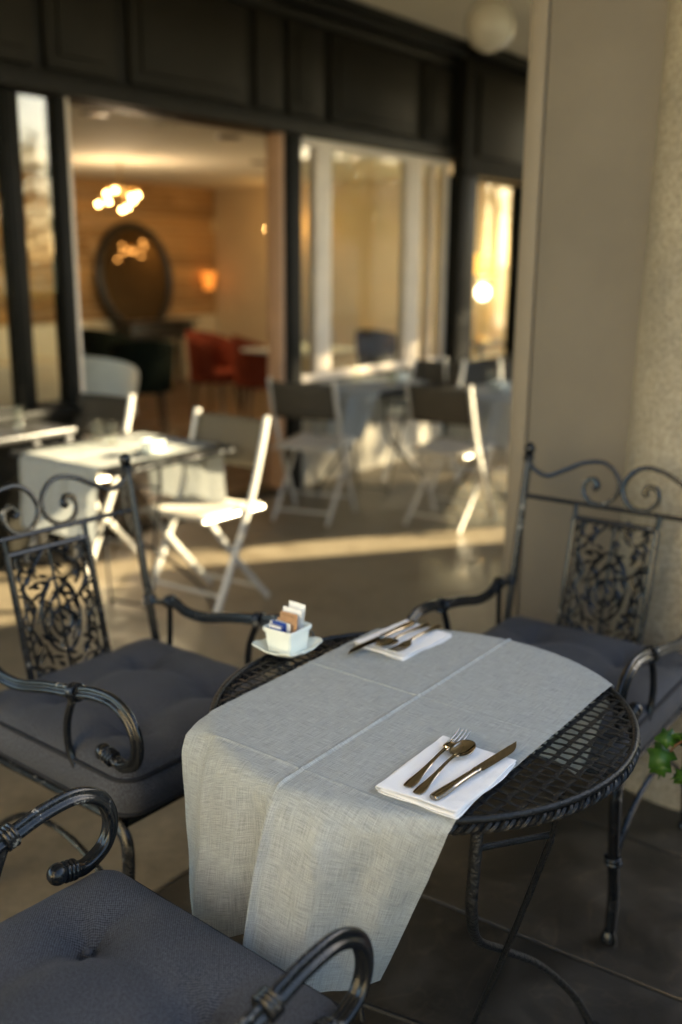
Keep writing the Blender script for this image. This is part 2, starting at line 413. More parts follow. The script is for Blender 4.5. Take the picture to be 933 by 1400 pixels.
# ------------------------------------------------------------------ ground and floor
g = MB(); g.grid([[(x, y, -.05) for y in (-400, 400)] for x in (-400, 400)])
tag(g.build("ground", "grass", smooth=False), "lawn ground stretching away beyond the porch", kind="structure")
fl = MB(); a = [site(-7, .15, -.012), site(9, .15, -.012), site(9, -6.5, -.012), site(-7, -6.5, -.012)]
fl.add(a, [(0, 1, 2, 3)])
fl.add([q-Vector((0, 0, .12)) for q in a]+a, [(0, 1, 5, 4), (1, 2, 6, 5), (2, 3, 7, 6), (3, 0, 4, 7)])
floor = tag(fl.build("porch_floor", "grout", smooth=False), "dim slate paved porch floor with pale mortar joints", kind="structure")
def slab_poly(P, top=0.0, bottom=-.011, b=.006):
    m_ = MB(); c = sum(P, Vector())/len(P); k = len(P)
    out = [Vector((q.x, q.y, bottom)) for q in P]; mid = [Vector((q.x, q.y, top-b*.5)) for q in P]
    ins = [Vector((q.x, q.y, top))+(c-q).normalized()*b for q in P]
    m_.add(out+mid+ins, [tuple(range(2*k, 3*k))]+[(i, (i+1) % k, k+(i+1) % k, k+i) for i in range(k)]+[(k+i, k+(i+1) % k, 2*k+(i+1) % k, 2*k+i) for i in range(k)])
    return m_
ss, dd = [], []
x = -4.6
while x < 6.5: ss.append(x); x += .62
y = -6.1
while y < -2.7: dd.append(y); y += .585
dd[-1] = -2.615
jit = {}
for i in range(len(ss)):
    for j in range(len(dd)): jit[i, j] = Vector((random.uniform(-.12, .12), random.uniform(-.12, .12) if 0 < j < len(dd)-1 else .02*(i % 3-1), 0))
for i in range(len(ss)-1):
    for j in range(len(dd)-1):
        q = [(i, j), (i+1, j), (i+1, j+1), (i, j+1)]
        P = [site(ss[a]+jit[a, b].x, dd[b]+jit[a, b].y) for a, b in q]
        c = sum(P, Vector())/4
        P = [q_+(c-q_).normalized()*.0055 for q_ in P]
        c0 = c.copy()
        slab_poly([q_-c0 for q_ in P], random.uniform(-.003, .002)).build("paving_slab", "slab", floor, smooth=False, loc=c0)

wk = MB()
WX = [-7+16*k/80 for k in range(81)]
wk.grid([[site(x_, d_, 0.0) for d_ in (-2.60, .14)] for x_ in WX])
wk.add([site(-7, -2.60, 0), site(9, -2.60, 0), site(9, -2.60, -.011), site(-7, -2.60, -.011)], [(0, 1, 2, 3)])
tag(wk.build("porch_walkway", "walk", floor, smooth=False), "smooth warm brown screed between the slate and the restaurant")
# ------------------------------------------------------------------ restaurant front
B = thing("restaurant_front", "dark panelled restaurant front with tall windows and an open doorway into a warm dining room", "building", FO, AZ)
def bbox(name, mat, a, b, parent=B, bev=.006, smooth=True):
    return MB().span(a, b, bev).build(name, mat, parent, smooth)
HB = 2.33                                              # underside of the header
bbox("header", "dark", (-7, 0, HB), (7, .22, 3.17))
bbox("header_rail", "dark", (-7, -.05, HB), (1.99, -.001, HB+.1))
bbox("header_rail", "dark", (-7, -.05, 3.0), (1.99, -.001, 3.07))
bbox("cornice", "dark", (-7, -.12, 3.075), (2.02, -.001, 3.125)); bbox("cornice", "dark", (-7, -.17, 3.127), (2.02, -.001, 3.168))
for a, b in ((-4.6, -3.4), (-3.3, -1.95), (-1.88, -1.44), (-1.34, -.43), (-.34, -.10), (-.03, .32), (.41, 1.46), (1.55, 1.93)):
    f_ = bbox("fascia_panel", "dark2", (a, -.03, HB+.115), (b, -.001, 2.985))
    if b-a > .3: bbox("raised_field", "dark2", (a+.07, -.045, HB+.18), (b-.07, -.031, 2.92), f_)
# the block beyond the step
bbox("end_bay", "dark", (2.03, -.12, 2.22), (7, -.002, 3.17))
bbox("end_bay_cornice", "dark", (2.0, -.24, 3.08), (7, -.122, 3.165))
for a, b in ((2.2, 3.3), (3.5, 4.6), (4.8, 5.9)): bbox("fascia_panel", "dark2", (a, -.15, 2.36), (b, -.122, 2.98))
# posts and low walls
for a, b, d0, d1 in ((-.05, .08, -.04, .16), (-2.12, -2.05, -.004, .10), (-1.825, -1.76, -.004, .10), (-3.2, -3.1, -.004, .10)):
    bbox("post", "dark", (a, d0, 0 if a > -.5 or a == -1.825 else .80), (b, d1, HB-.002))
bbox("sill_wall", "dark2", (-7, 0, 0), (-1.828, .2, .74)); bbox("sill", "dark", (-7, -.07, .745), (-1.828, .21, .795))
bbox("sill_wall", "stucco", (.082, .0, 0), (2.03, .2, .68)); bbox("sill", "dark", (.082, -.06, .685), (2.028, .2, .725))
bbox("sill_wall", "dark2", (2.032, -.06, 0), (7, .2, .66)); bbox("sill", "dark", (2.032, -.1, .663), (7, .2, .69))
bbox("end_post", "dark", (2.032, -.1, .692), (2.30, .12, 2.218)); bbox("end_post", "dark", (3.3, -.1, .692), (3.42, .12, 2.218)); bbox("end_post", "dark", (4.5, -.1, .692), (4.62, .12, 2.218))
bbox("door_jamb", "jamb", (-.085, .0, 0), (-.052, .13, HB-.003)); bbox("door_jamb", "cream", (-1.758, .0, 0), (-1.735, .13, HB-.003))
bbox("threshold", "dark", (-1.73, -.02, -.005), (-.09, .2, .02))
def window(a, b, z0, z1, d, frame, fw_=.05, sub=None, stile=None):
    f_ = MB()
    f_.span((a, d-.03, z0), (a+fw_, d+.03, z1), .004); f_.span((b-fw_, d-.03, z0), (b, d+.03, z1), .004)
    f_.span((a+fw_, d-.029, z1-fw_), (b-fw_, d+.029, z1), .004); f_.span((a+fw_, d-.029, z0), (b-fw_, d+.029, z0+fw_), .004)
    o = f_.build("window", frame, B, True)
    cuts = [a+fw_]+[x for q in (sub or []) for x in q]+[b-fw_]
    for q in (sub or []): MB().span((q[0], d-.036, z0+fw_), (q[1], d+.034, z1-fw_), .004).build("stile", stile or frame, o)
    for k in range(0, len(cuts), 2):
        if cuts[k+1]-cuts[k] > .02: MB().span((cuts[k], d-.004, z0+fw_), (cuts[k+1], d+.004, z1-fw_)).build("pane", "glass", o, False)
    return o
window(-3.098, -2.122, .797, HB-.004, .032, "dark", .02); window(-2.048, -1.827, .797, HB-.004, .032, "dark", .01); window(-4.9, -3.202, .797, HB-.004, .04, "dark", .03)
window(.085, 2.03, .727, HB-.004, .05, "cream", .05, [(.30, .47), (1.42, 1.47), (1.475, 1.63), (1.78, 1.82)], "cream")
for a, b in ((2.302, 3.298), (3.422, 4.498), (4.622, 6.0)): window(a, b, .692, 2.216, .02, "dark", .03)
# dining room: walls are parts of the building
bw = bbox("back_wall", "plaster", (-5, 5.33, 0), (4.9, 5.6, 2.45))
z = .82; row = 0
while z < 2.44:
    h = min(.155, 2.449-z); x = -5+(.9 if row % 2 else 0)-1.2
    while x < 4.88:
        L = random.uniform(1.5, 2.4); a, b = max(x, -4.99), min(x+L, 4.88)
        if b-a > .05:
            cx = (a+b)/2
            MB().box((0, 0, 0), (b-a-.006, .018, h-.006), None, .003).build("plank", "plank", bw, loc=(cx, 5.319+random.uniform(-.003, .003), z+h/2))
        x += L
    z += h; row += 1
bbox("dado", "dado", (-4.99, 5.30, 0), (4.88, 5.328, .815))
bbox("side_wall", "plaster", (4.902, .21, 0), (5.1, 5.6, 2.45)); bbox("side_wall", "plaster", (-5.2, .21, 0), (-5.002, 5.6, 2.45))
bbox("upper_wall", "stucco", (-7, .23, 3.45), (7, .5, 7.5))
tag(MB().span((-5.2, .222, 2.452), (5.1, 5.6, 3.1)).build("interior_ceiling", "ceil", None, False), "cream dining room ceiling with recessed downlights", kind="structure")
o = bpy.data.objects["interior_ceiling"]; o.location = FO; o.rotation_euler = (0, 0, AZ)
fi = tag(MB().span((-5.2, .16, -.1), (5.1, 5.6, -.012)).build("interior_floor", "board", None, False), "dark timber floor of the dining room", kind="structure"); fi.location = FO; fi.rotation_euler = (0, 0, AZ)
for k in range(22):
    y0 = .205+k*.235
    for a, b in ((-5, -2.3+.5*(k % 3)), (-2.3+.5*(k % 3), 1.1+.6*(k % 2)), (1.1+.6*(k % 2), 4.9)):
        MB().box((0, 0, 0), (b-a-.004, .231, .014), None, .002).build("floor_board", "board", fi, loc=((a+b)/2, y0+.117, -.005))
pc = MB().span((-7, .001, 3.172), (7, -4.0, 3.44)).build("porch_ceiling", "soffit", None, False); pc.location = FO; pc.rotation_euler = (0, 0, AZ)
tag(pc, "cream soffit over the porch", kind="structure")

# ------------------------------------------------------------------ pier and column
PC = Vector((.54, 3.18, 0))                             # near left corner of the pier
pr = thing("square_pier", "square taupe rendered pier behind the far wrought iron chair", "pier", PC, AZ)
MB().span((.012, -.75, 0), (.62, -.06, 3.17), .004).build("shaft", "pier", pr)
MB().span((0, -.058, 0), (.62, 0, 3.168), .006).build("corner_strip", "trim", pr)
MB().span((-.012, -.752, .0), (.0, .008, .11), .004).build("plinth", "trim", pr)
rc = thing("round_column", "round rough pebbled concrete column at the right edge", "column", (1.182, 2.908, 0))
prof = [(.36, 0), (.36, .06), (.345, .1)]+[(.335-.035*(k/24), .1+2.95*k/24) for k in range(25)]+[(.31, 3.07), (.34, 3.1), (.34, 3.165)]
MB().lathe(prof, n=64).build("shaft", "concrete", rc)
for k, dist in enumerate((5.31, 9.6)):
    c_ = copy_tree(pr); c_.location = PC+U*dist; c_["label"] = ["square taupe pier further along the porch", "farthest square taupe pier along the porch"][k]
    c_ = copy_tree(rc); c_.location = Vector((1.182, 2.908, 0))+U*dist; c_["label"] = ["round concrete column further along the porch", "farthest round concrete column along the porch"][k]

# ------------------------------------------------------------------ ceiling lights
gl = thing("globe_lamp", "unlit white opal globe lamp under the porch ceiling", "lamp", (.90, 6.75, 3.172))
MB().ball((0, 0, -.20), .155, 28).build("globe", "globe", gl)
MB().lathe([(.0, -.05), (.06, -.05), (.07, -.03), (.07, 0)], n=24).build("mount", "soffit", gl)
for k, ((s_, d_), lit) in enumerate((((.016, 1.11), 1), ((.72, 1.19), 0), ((1.437, 1.27), 1), ((2.396, 2.34), 0), ((-.675, 1.06), 0))):
    dl = thing("downlight", ["lit round downlight near the middle of the dining room ceiling", "dark round ceiling vent between the two lit downlights", "small lit downlight beside the doorway's right post", "dark round vent deepest in the dining room ceiling", "dark square edged vent by the doorway's left corner"][k], "downlight", site(s_, d_, 2.452), AZ, "recessed fittings in the dining room ceiling")
    MB().lathe([(.05, -.012), (.085, -.012), (.095, 0)], n=24).build("ring", "ceil" if lit else "black", dl)
    MB().lathe([(.0, -.008), (.049, -.008)], n=20).build("lens", "downlight" if lit else "black", dl)
def chandelier(loc, label, power):
    t = thing("chandelier", label, "chandelier", loc, 0, "chandeliers in the dining room")
    MB().tube([(0, 0, .05), (0, 0, 2.45-loc[2])], .008, 8).build("stem", "brass", t)
    for k in range(9):
        a = k*2*math.pi/9+.3; rr = .23 if k % 2 else .12; zz = .085*math.sin(k*2.4)
        pnt = (rr*math.cos(a), rr*math.sin(a), zz)
        arm = MB().tube(cr([(0, 0, .06), (pnt[0]*.5, pnt[1]*.5, .1), (pnt[0], pnt[1], zz+.045)], 5), .006, 6).build("arm", "brass", t)
        MB().ball(pnt, .017, 12).build("bulb", "bulb", arm)
    if not power: return t
    l = bpy.data.lights.new("chandelier_light", 'POINT'); l.energy = power; l.color = (1, .76, .48); l.shadow_soft_size = .04
    lo = bpy.data.objects.new("chandelier_light", l); COL.objects.link(lo); lo.parent = t; lo.location = (0, 0, -.22)
C1 = site(1.558, 3.38, 2.09)
chandelier(C1, "warm glowing bulb cluster chandelier above the oval mirror", 5.6)
C2 = site(4.55, 3.85, 1.95)
chandelier(C2, "second bulb chandelier in the far corner behind the doorway post", 0)
# mirror, tilted so that it shows the second chandelier
Q = site(3.36, 5.22, 1.32)
mr = thing("oval_mirror", "large oval mirror in a dark frame on the timber wall", "mirror", Q, AZ)
Qp = site(3.38, 5.2, 1.646)
nrm = ((Vector((0, 0, CAM_H))-Qp).normalized()+(C2-Qp).normalized()).normalized()
mr.rotation_euler = nrm.to_track_quat('Z', 'Y').to_euler()
ell = [(.56*math.cos(2*math.pi*k/48), .62*math.sin(2*math.pi*k/48), 0) for k in range(48)]
MB().tube(ell, .05, 10, closed=True).build("frame", "black", mr)
mg = MB(); mg.add(ell+[(x*.98, y*.98, -.02) for x, y, _ in ell], [tuple(range(48)), tuple(range(95, 47, -1))]+[(k, (k+1) % 48, 48+(k+1) % 48, 48+k) for k in range(48)]); mg.build("mirror_glass", "mirror", mr, False)
MB().tube([(0, .2, -.02), (0, .1, -.14)], .02, 8).build("wall_bracket", "black", mr)
pl = thing("pendant_lamp", "lit amber drum pendant inside the end bay window by the pier", "lamp", site(3.77, .62, 1.52), AZ)
MB().lathe([(.15, -.10), (.15, .10)], n=28).build("shade", "amber", pl)
MB().tube([(0, 0, .1), (0, 0, .93)], .005, 6).build("cable", "black", pl); MB().lathe([(0, -.03), (.03, -.02), (.035, .03), (0, .05)], n=16).build("bulb", "bulb", pl)
tl = thing("table_lamp", "bright globe table lamp inside the end bay window", "lamp", site(4.0, .75, .75), AZ)
MB().lathe([(.0, 0), (.09, 0), (.09, .02), (.02, .04), (.02, .42)], n=20).build("stand", "brass", tl); MB().ball((0, 0, .49), .07, 20).build("globe", "glow", tl)
ts = thing("side_table", "small dark side table carrying the globe lamp", "table", site(4.0, .75, 0), AZ)
MB().lathe([(.3, .72), (.31, .735), (.3, .749), (0, .749)], n=28).build("top", "black", ts); MB().lathe([(.2, 0), (.2, .02), (.03, .05), (.03, .72)], n=16).build("pedestal", "black", ts)
for o_, pw_, zz_ in ((pl, 8.0, -.16), (tl, 5.0, .68)):
    l = bpy.data.lights.new("lamp_light", 'POINT'); l.energy = pw_; l.color = (1, .78, .45); l.shadow_soft_size = .06
    lo = bpy.data.objects.new("lamp_light", l); COL.objects.link(lo); lo.parent = o_; lo.location = (0, 0, zz_)
wl = thing("wall_lamp", "small orange shaded wall lamp in the room corner", "lamp", site(4.62, 5.2, 1.28), AZ)
MB().lathe([(.06, -.12), (.1, .1)], n=20).build("shade", "lamp", wl); MB().box((0, .07, -.02), (.05, .1, .16), None, .01).build("bracket", "brass", wl)
MB().tube([(0, .03, 0), (0, 0, 0)], .01, 6).build("arm", "brass", wl)

# ------------------------------------------------------------------ wrought iron armchair (origin on the floor under the seat, +x forward)
def spiral(c, r0, r1, a0, a1, n=26):
    return [(c[0]+(r0+(r1-r0)*k/n)*math.cos(a0+(a1-a0)*k/n), c[1]+(r0+(r1-r0)*k/n)*math.sin(a0+(a1-a0)*k/n)) for k in range(n+1)]
def make_chair(label, loc, rz, group):
    t = thing("armchair", label, "armchair", loc, rz, group)
    ZS = .45
    def bk(y, z, off=0): return Vector((-.246-.116*(z-ZS)/.55+off, y, z))
    HW = .286
    for s in (1, -1):
        rear = [(-.33, s*.27, .012), (-.29, s*.272, .15), (-.25, s*.278, .32)]
        P = cr(rear, 6)[:-1]+[bk(s*(.278+.008*k/12), .32+(1.0-.32)*k/12, 0) if k else Vector(rear[-1]) for k in range(13)]
        po = MB().tube(P, .0115, 10).build("back_post", "iron", t)
        f_ = MB(); f_.ball(bk(s*HW, 1.02), .0165, 12, (1, 1, 1.15)); f_.torus(bk(s*HW, 1.0), .0125, .004); f_.torus(bk(s*HW, .99), .0125, .004)
        f_.build("finial", "iron", po)
        f_ = MB(); f_.torus(bk(s*HW, .645), .0135, .006); f_.torus(bk(s*HW, .632), .0135, .005); f_.build("collar", "iron", po)
        f_ = MB(); f_.lathe([(.017, 0), (.02, .008), (.014, .022), (.0115, .03)], (-.33, s*.27, 0), 12); f_.build("foot", "iron", po)
        # crest: a wave from the post into a big scroll beside the centre
        w_ = [(s*HW, .985), (s*.262, .962), (s*.22, .950), (s*.17, .972), (s*.115, .999)]
        sp = spiral((s*.075, .945), .069, .066, math.pi/2 if s > 0 else math.pi/2, (math.pi*1.35 if s > 0 else -math.pi*.35), 14)
        q_ = [(s*.115, .999)]
        big = [(s*.060, 1.006), (s*.024, .985), (s*.006, .948), (s*.018, .912), (s*.050, .892), (s*.086, .897), (s*.106, .922), (s*.102, .950), (s*.080, .957), (s*.068, .941), (s*.078, .932)]
        MB().tube([bk(a[0], a[1], -.003) for a in cr([(x, z, 0) for x, z in w_+big], 8)], [.0068]*89+[.0068+.002*min(1, k/20) for k in range(200)][:len(cr([(x, z, 0) for x, z in w_+big], 8))-89], 8).build("crest_scroll", "iron", t)
        # arms
        arm = [(-.20, .652), (-.175, .657), (-.13, .640), (-.06, .640), (.04, .663), (.134, .680), (.20, .694), (.262, .694), (.308, .667), (.326, .622), (.312, .580), (.272, .560), (.246, .566)]
        A = cr([(x, s*.277, z) for x, z in arm], 7)
        ar = MB().tube(A, [.0121]*len(A), 27, lobes=3, lamp=.27).build("arm", "iron", t)
        f_ = MB(); f_.tube(cr([bk(s*.284, .638), (-.245, s*.283, .640), (-.20, s*.278, .652)], 4), .0075, 8); f_.ball((-.203, s*.278, .652), .017, 12); f_.torus((-.19, s*.278, .656), .014, .005, (1, 0, .2)); f_.build("arm_joint", "iron", ar)
        f_ = MB()
        for k in (-1, 0, 1): f_.torus((.134+k*.007, s*.277, .680+k*.0014), .0165, .0042, (1, 0, .22))
        f_.build("collar", "iron", ar)
        f_ = MB()
        dv = Vector((-.95, 0, .2)).normalized(); e0 = Vector((.246, s*.277, .566))
        for k in (0, .008, .016): f_.torus(e0+dv*k, .0145, .0038, dv)
        f_.ball(e0+dv*.03, .0185, 14); f_.build("knob", "iron", ar)
        MB().tube(cr([(-.195, s*.277, .645), (-.20, s*.277, .55), (-.205, s*.272, .41)], 6), .0075, 8).build("arm_support", "iron", t)
        sup = [(.128, s*.277, .672), (.098, s*.277, .60), (.100, s*.275, .53), (.150, s*.27, .455), (.222, s*.265, .41), (.252, s*.262, .385)]
        MB().tube(cr(sup, 7), .0085, 8).build("arm_support", "iron", t)
        leg = [(.225, s*.262, .415), (.262, s*.266, .385), (.272, s*.270, .33), (.262, s*.272, .22), (.246, s*.274, .11), (.262, s*.278, .012)]
        L_ = cr(leg, 7)
        lg = MB().tube(L_, .0135, 14, lobes=3, lamp=.13).build("front_leg", "iron", t)
        f_ = MB(); f_.torus((.259, s*.272, .205), .0165, .005); f_.torus((.263, s*.272, .218), .0165, .004); f_.build("collar", "iron", lg)
        f_ = MB(); f_.lathe([(.019, 0), (.021, .007), (.016, .02), (.013, .028)], (.264, s*.278, 0), 12); f_.build("foot", "iron", lg)
        MB().tube(cr([(.262, s*.27, .17), (.19, s*.27, .26), (.06, s*.27, .315), (-.08, s*.27, .31), (-.2, s*.272, .24), (-.285, s*.272, .14)], 6), .0075, 8).build("side_stretcher", "iron", t)
    MB().tube([bk(s*.284, .886) for s in (-1, -.6, -.2, .2, .6, 1)], .0072, 8).build("back_rail", "iron", t)
    # seat frame
    f_ = MB()
    ring = [(.245, -.255, .41), (.245, .255, .41), (-.235, .262, .41), (-.235, -.262, .41)]
    for a, b in zip(ring, ring[1:]+ring[:1]): f_.tube([a, b], .011, 8)
    f_.build("seat_frame", "iron", t)
    f_ = MB()
    for k in range(5):
        yy = -.2+.1*k; f_.tube(cr([(.24, yy, .412), (0, yy, .404), (-.23, yy, .412)], 4), .006, 6, flat=.4)
    for k in range(4): f_.tube([(.18-.12*k, -.25, .41), (.18-.12*k, .25, .41)], .005, 6)
    f_.build("seat_straps", "iron", t)
    # openwork back panel
    pz0, pz1, pw = .50, .846, .118
    pf = MB()
    for s in (1, -1):
        pf.tube([bk(s*pw, pz0-.02), bk(s*pw, pz1)], .0095, 8, flat=.9); pf.tube([bk(s*pw, pz1), bk(s*pw*1.02, .888)], .007, 8)
    pf.tube([bk(-pw, pz1), bk(pw, pz1)], .009, 8); pf.tube([bk(-pw, pz0-.015), bk(pw, pz0-.015)], .009, 8)
    for s in (1, -1): pf.tube([bk(s*(pw-.022), pz0), bk(s*(pw-.022), pz1)], .003, 6)
    panel = pf.build("back_panel", "iron", t)
    orn = MB(); H_ = pz1-pz0
    def q(yy, zz, off=0): return bk(yy, pz0+zz*H_, off)
    def stem(pts, r_): orn.tube([q(a, b) for a, b, _ in [tuple(v_) for v_ in cr([(x, y_, 0) for x, y_ in pts], 6)]], r_, 7, flat=1.0)
    def leaf(yy, zz, ang, L, W_):
        e = []; d = Vector((math.cos(ang), math.sin(ang))); n_ = Vector((-d.y, d.x))
        prof_ = [(0, .12), (.25, .8), (.5, 1), (.75, .7), (1, .05)]
        top = []; 
        for tt, ww in prof_:
            c_ = Vector((yy, zz*H_))+d*(L*tt)
            a_ = c_+n_*(W_*ww); b_ = c_-n_*(W_*ww)
            top.append((bk(a_.x, pz0+a_.y, .003), bk(c_.x, pz0+c_.y, .0075), bk(b_.x, pz0+b_.y, .003), bk(c_.x, pz0+c_.y, -.006)))
        V = [v_ for r_ in top for v_ in r_]; F = []
        for i in range(4):
            for k in range(4):
                l = (k+1) % 4; F.append((i*4+k, i*4+l, (i+1)*4+l, (i+1)*4+k))
        F.append((0, 1, 2, 3)); F.append((16, 19, 18, 17)); orn.add(V, F)
    rng = random.Random(5)
    ov = [(.056*math.cos(a), .5+.27*math.sin(a)) for a in [2*math.pi*k/24 for k in range(25)]]
    orn.tube([q(a, b) for a, b in ov[:-1]], .0042, 7, closed=True)
    orn.tube([q(a*.52, .5+(b-.5)*.6) for a, b in ov[:-1]], .0036, 7, closed=True)
    stem([(0, .02), (0, .98)], .004)
    for s in (1, -1):
        stem([(s*.012, .02), (s*.06, .09), (s*.092, .2), (s*.07, .33), (s*.088, .46), (s*.07, .6), (s*.092, .74), (s*.06, .86), (s*.02, .98)], .0042)
        stem([(s*.1, .05), (s*.075, .16), (s*.045, .12), (s*.052, .04)], .0035)
        stem([(s*.1, .95), (s*.078, .86), (s*.045, .9), (s*.055, .97)], .0035)
        stem([(s*.02, .3), (s*.042, .42), (s*.02, .52), (s*.044, .62), (s*.016, .74)], .0032)
        stem([(s*.112, .3), (s*.082, .4), (s*.108, .52), (s*.08, .64), (s*.112, .72)], .0032)
        for k in range(17):
            zz = .04+.92*k/16
            for yy, L in ((.018, .03), (.05, .032), (.078, .03), (.1, .022)):
                yj = yy+rng.uniform(-.008, .008); zj = zz+rng.uniform(-.025, .025)
                if rng.random() < .86: leaf(s*yj, min(.97, max(.02, zj)), (rng.uniform(.2, 2.9) if s > 0 else math.pi-rng.uniform(.2, 2.9)), L*rng.uniform(.8, 1.2), .0052*rng.uniform(.8, 1.3))
    orn.build("scrollwork", "iron", panel)
    # cushion: tufted pillow with a piped seam
    nx, ny = 52, 52; a_, b_ = .282, .275
    tuft = [(-.125, -.125), (-.125, .125), (.125, -.125), (.125, .125)]
    V = []; F = []; uv = []
    def sq(s_, e): return math.copysign(abs(s_)**e, s_)
    def cu(u_, v_, top):
        # u,v in -1..1 mapped to a rounded square
        k_ = max(abs(u_), abs(v_)); 
        x_, y_ = u_*a_, v_*b_
        rr = .05; dx = max(0, abs(x_)-(a_-rr)); dy = max(0, abs(y_)-(b_-rr))
        if dx > 0 and dy > 0:
            l = math.hypot(dx, dy); m_ = max(dx, dy)
            x_ = math.copysign(a_-rr+dx*m_/l, x_); y_ = math.copysign(b_-rr+dy*m_/l, y_)
        e = 1-k_
        prof_ = min(1, e/.22); prof_ = math.sqrt(max(0, 1-(1-prof_)**2))
        h = .030*prof_
        if top:
            h += .020*(1-k_**2)
            for tx, ty in tuft:
                dd_ = math.hypot(x_-tx, y_-ty); h -= .030*math.exp(-(dd_/.06)**2)+.0035*math.cos(7*math.atan2(y_-ty, x_-tx)+tx*40)*math.exp(-((dd_-.035)/.028)**2)+.012*math.exp(-(dd_/.016)**2)
            h -= (.010*math.exp(-((abs(x_)-.125)/.028)**2)+.010*math.exp(-((abs(y_)-.125)/.028)**2))*(1-k_**3)
            h += .004*mnoise.noise(Vector((x_*9, y_*9, 3)))
        bulge = 1+.0*e
        return Vector((x_, y_, (.518+h) if top else (.440-.014*prof_)))
    for top in (True, False):
        o_ = len(V)
        for i in range(nx+1):
            for j in range(ny+1):
                c_ = cu(-1+2*i/nx, -1+2*j/ny, top); V.append(c_); uv.append((c_.x, c_.y) if top else (c_.x+2, c_.y))
        for i in range(nx):
            for j in range(ny):
                k = o_+i*(ny+1)+j; F.append((k, k+ny+1, k+ny+2, k+1) if top else (k, k+1, k+ny+2, k+ny+1))
    # side boxing with a slight belly
    edge = [(i, 0) for i in range(nx)]+[(nx, j) for j in range(ny)]+[(nx-i, ny) for i in range(nx)]+[(0, ny-j) for j in range(ny)]
    rings = []
    lam = (0, .2, .4, .6, .8, 1); arc = 0; o_ = len(V); ne = len(edge)
    for k, (i, j) in enumerate(edge):
        t0 = cu(-1+2*i/nx, -1+2*j/ny, True); b0 = cu(-1+2*i/nx, -1+2*j/ny, False)
        nrm_ = Vector((t0.x, t0.y, 0)); nrm_ = Vector((t0.x/a_ if abs(t0.x) > a_-.06 else 0, t0.y/b_ if abs(t0.y) > b_-.06 else 0, 0))
        if nrm_.length: nrm_.normalize()
        if k: arc += (t0-last).length
        last = t0
        for l in lam:
            V.append(t0.lerp(b0, l)+nrm_*(.012*math.sin(math.pi*l))); uv.append((arc, 4+l*.05))
    nl = len(lam)
    for k in range(ne):
        k2 = (k+1) % ne
        for l in range(nl-1): F.append((o_+k*nl+l, o_+k*nl+l+1, o_+k2*nl+l+1, o_+k2*nl+l))
    mb = MB(); mb.v = V; mb.f = F
    cs = mb.build("cushion", "cushion", t, uv=uv, recalc=True)
    for zz, nm in ((.518, "piping"), (.440, "piping")):
        pts = [cu(-1+2*i/nx, -1+2*j/ny, zz > .45) for i, j in edge]
        pts = [Vector((q_.x*1.004, q_.y*1.004, zz)) for q_ in pts]
        MB().tube(pts, .0048, 8, closed=True).build("piping", "piping", cs)
    for tx, ty in tuft:
        MB().ball((tx, ty, .518+.030+.012-.039), .008, 10, (1, 1, .45)).build("button", "cushion", cs)
    return t
GC = "wrought iron armchairs round the set table"
ch = make_chair("black wrought iron armchair left of the table, cushion half under the grey runner", (-.478, 2.202, 0), -.67, GC)
dup(ch, (.568, 2.405, 0), -2.197, "black wrought iron armchair behind the table against the taupe pier")
near_chair = dup(ch, (-.382, 1.089, 0), .882, "nearest wrought iron armchair, charcoal woven cushion filling the bottom left corner")

for c_ in near_chair.children:
    if c_.name.startswith("cushion"): c_.location = (.035, 0, .014)          # this cushion sits a little forward
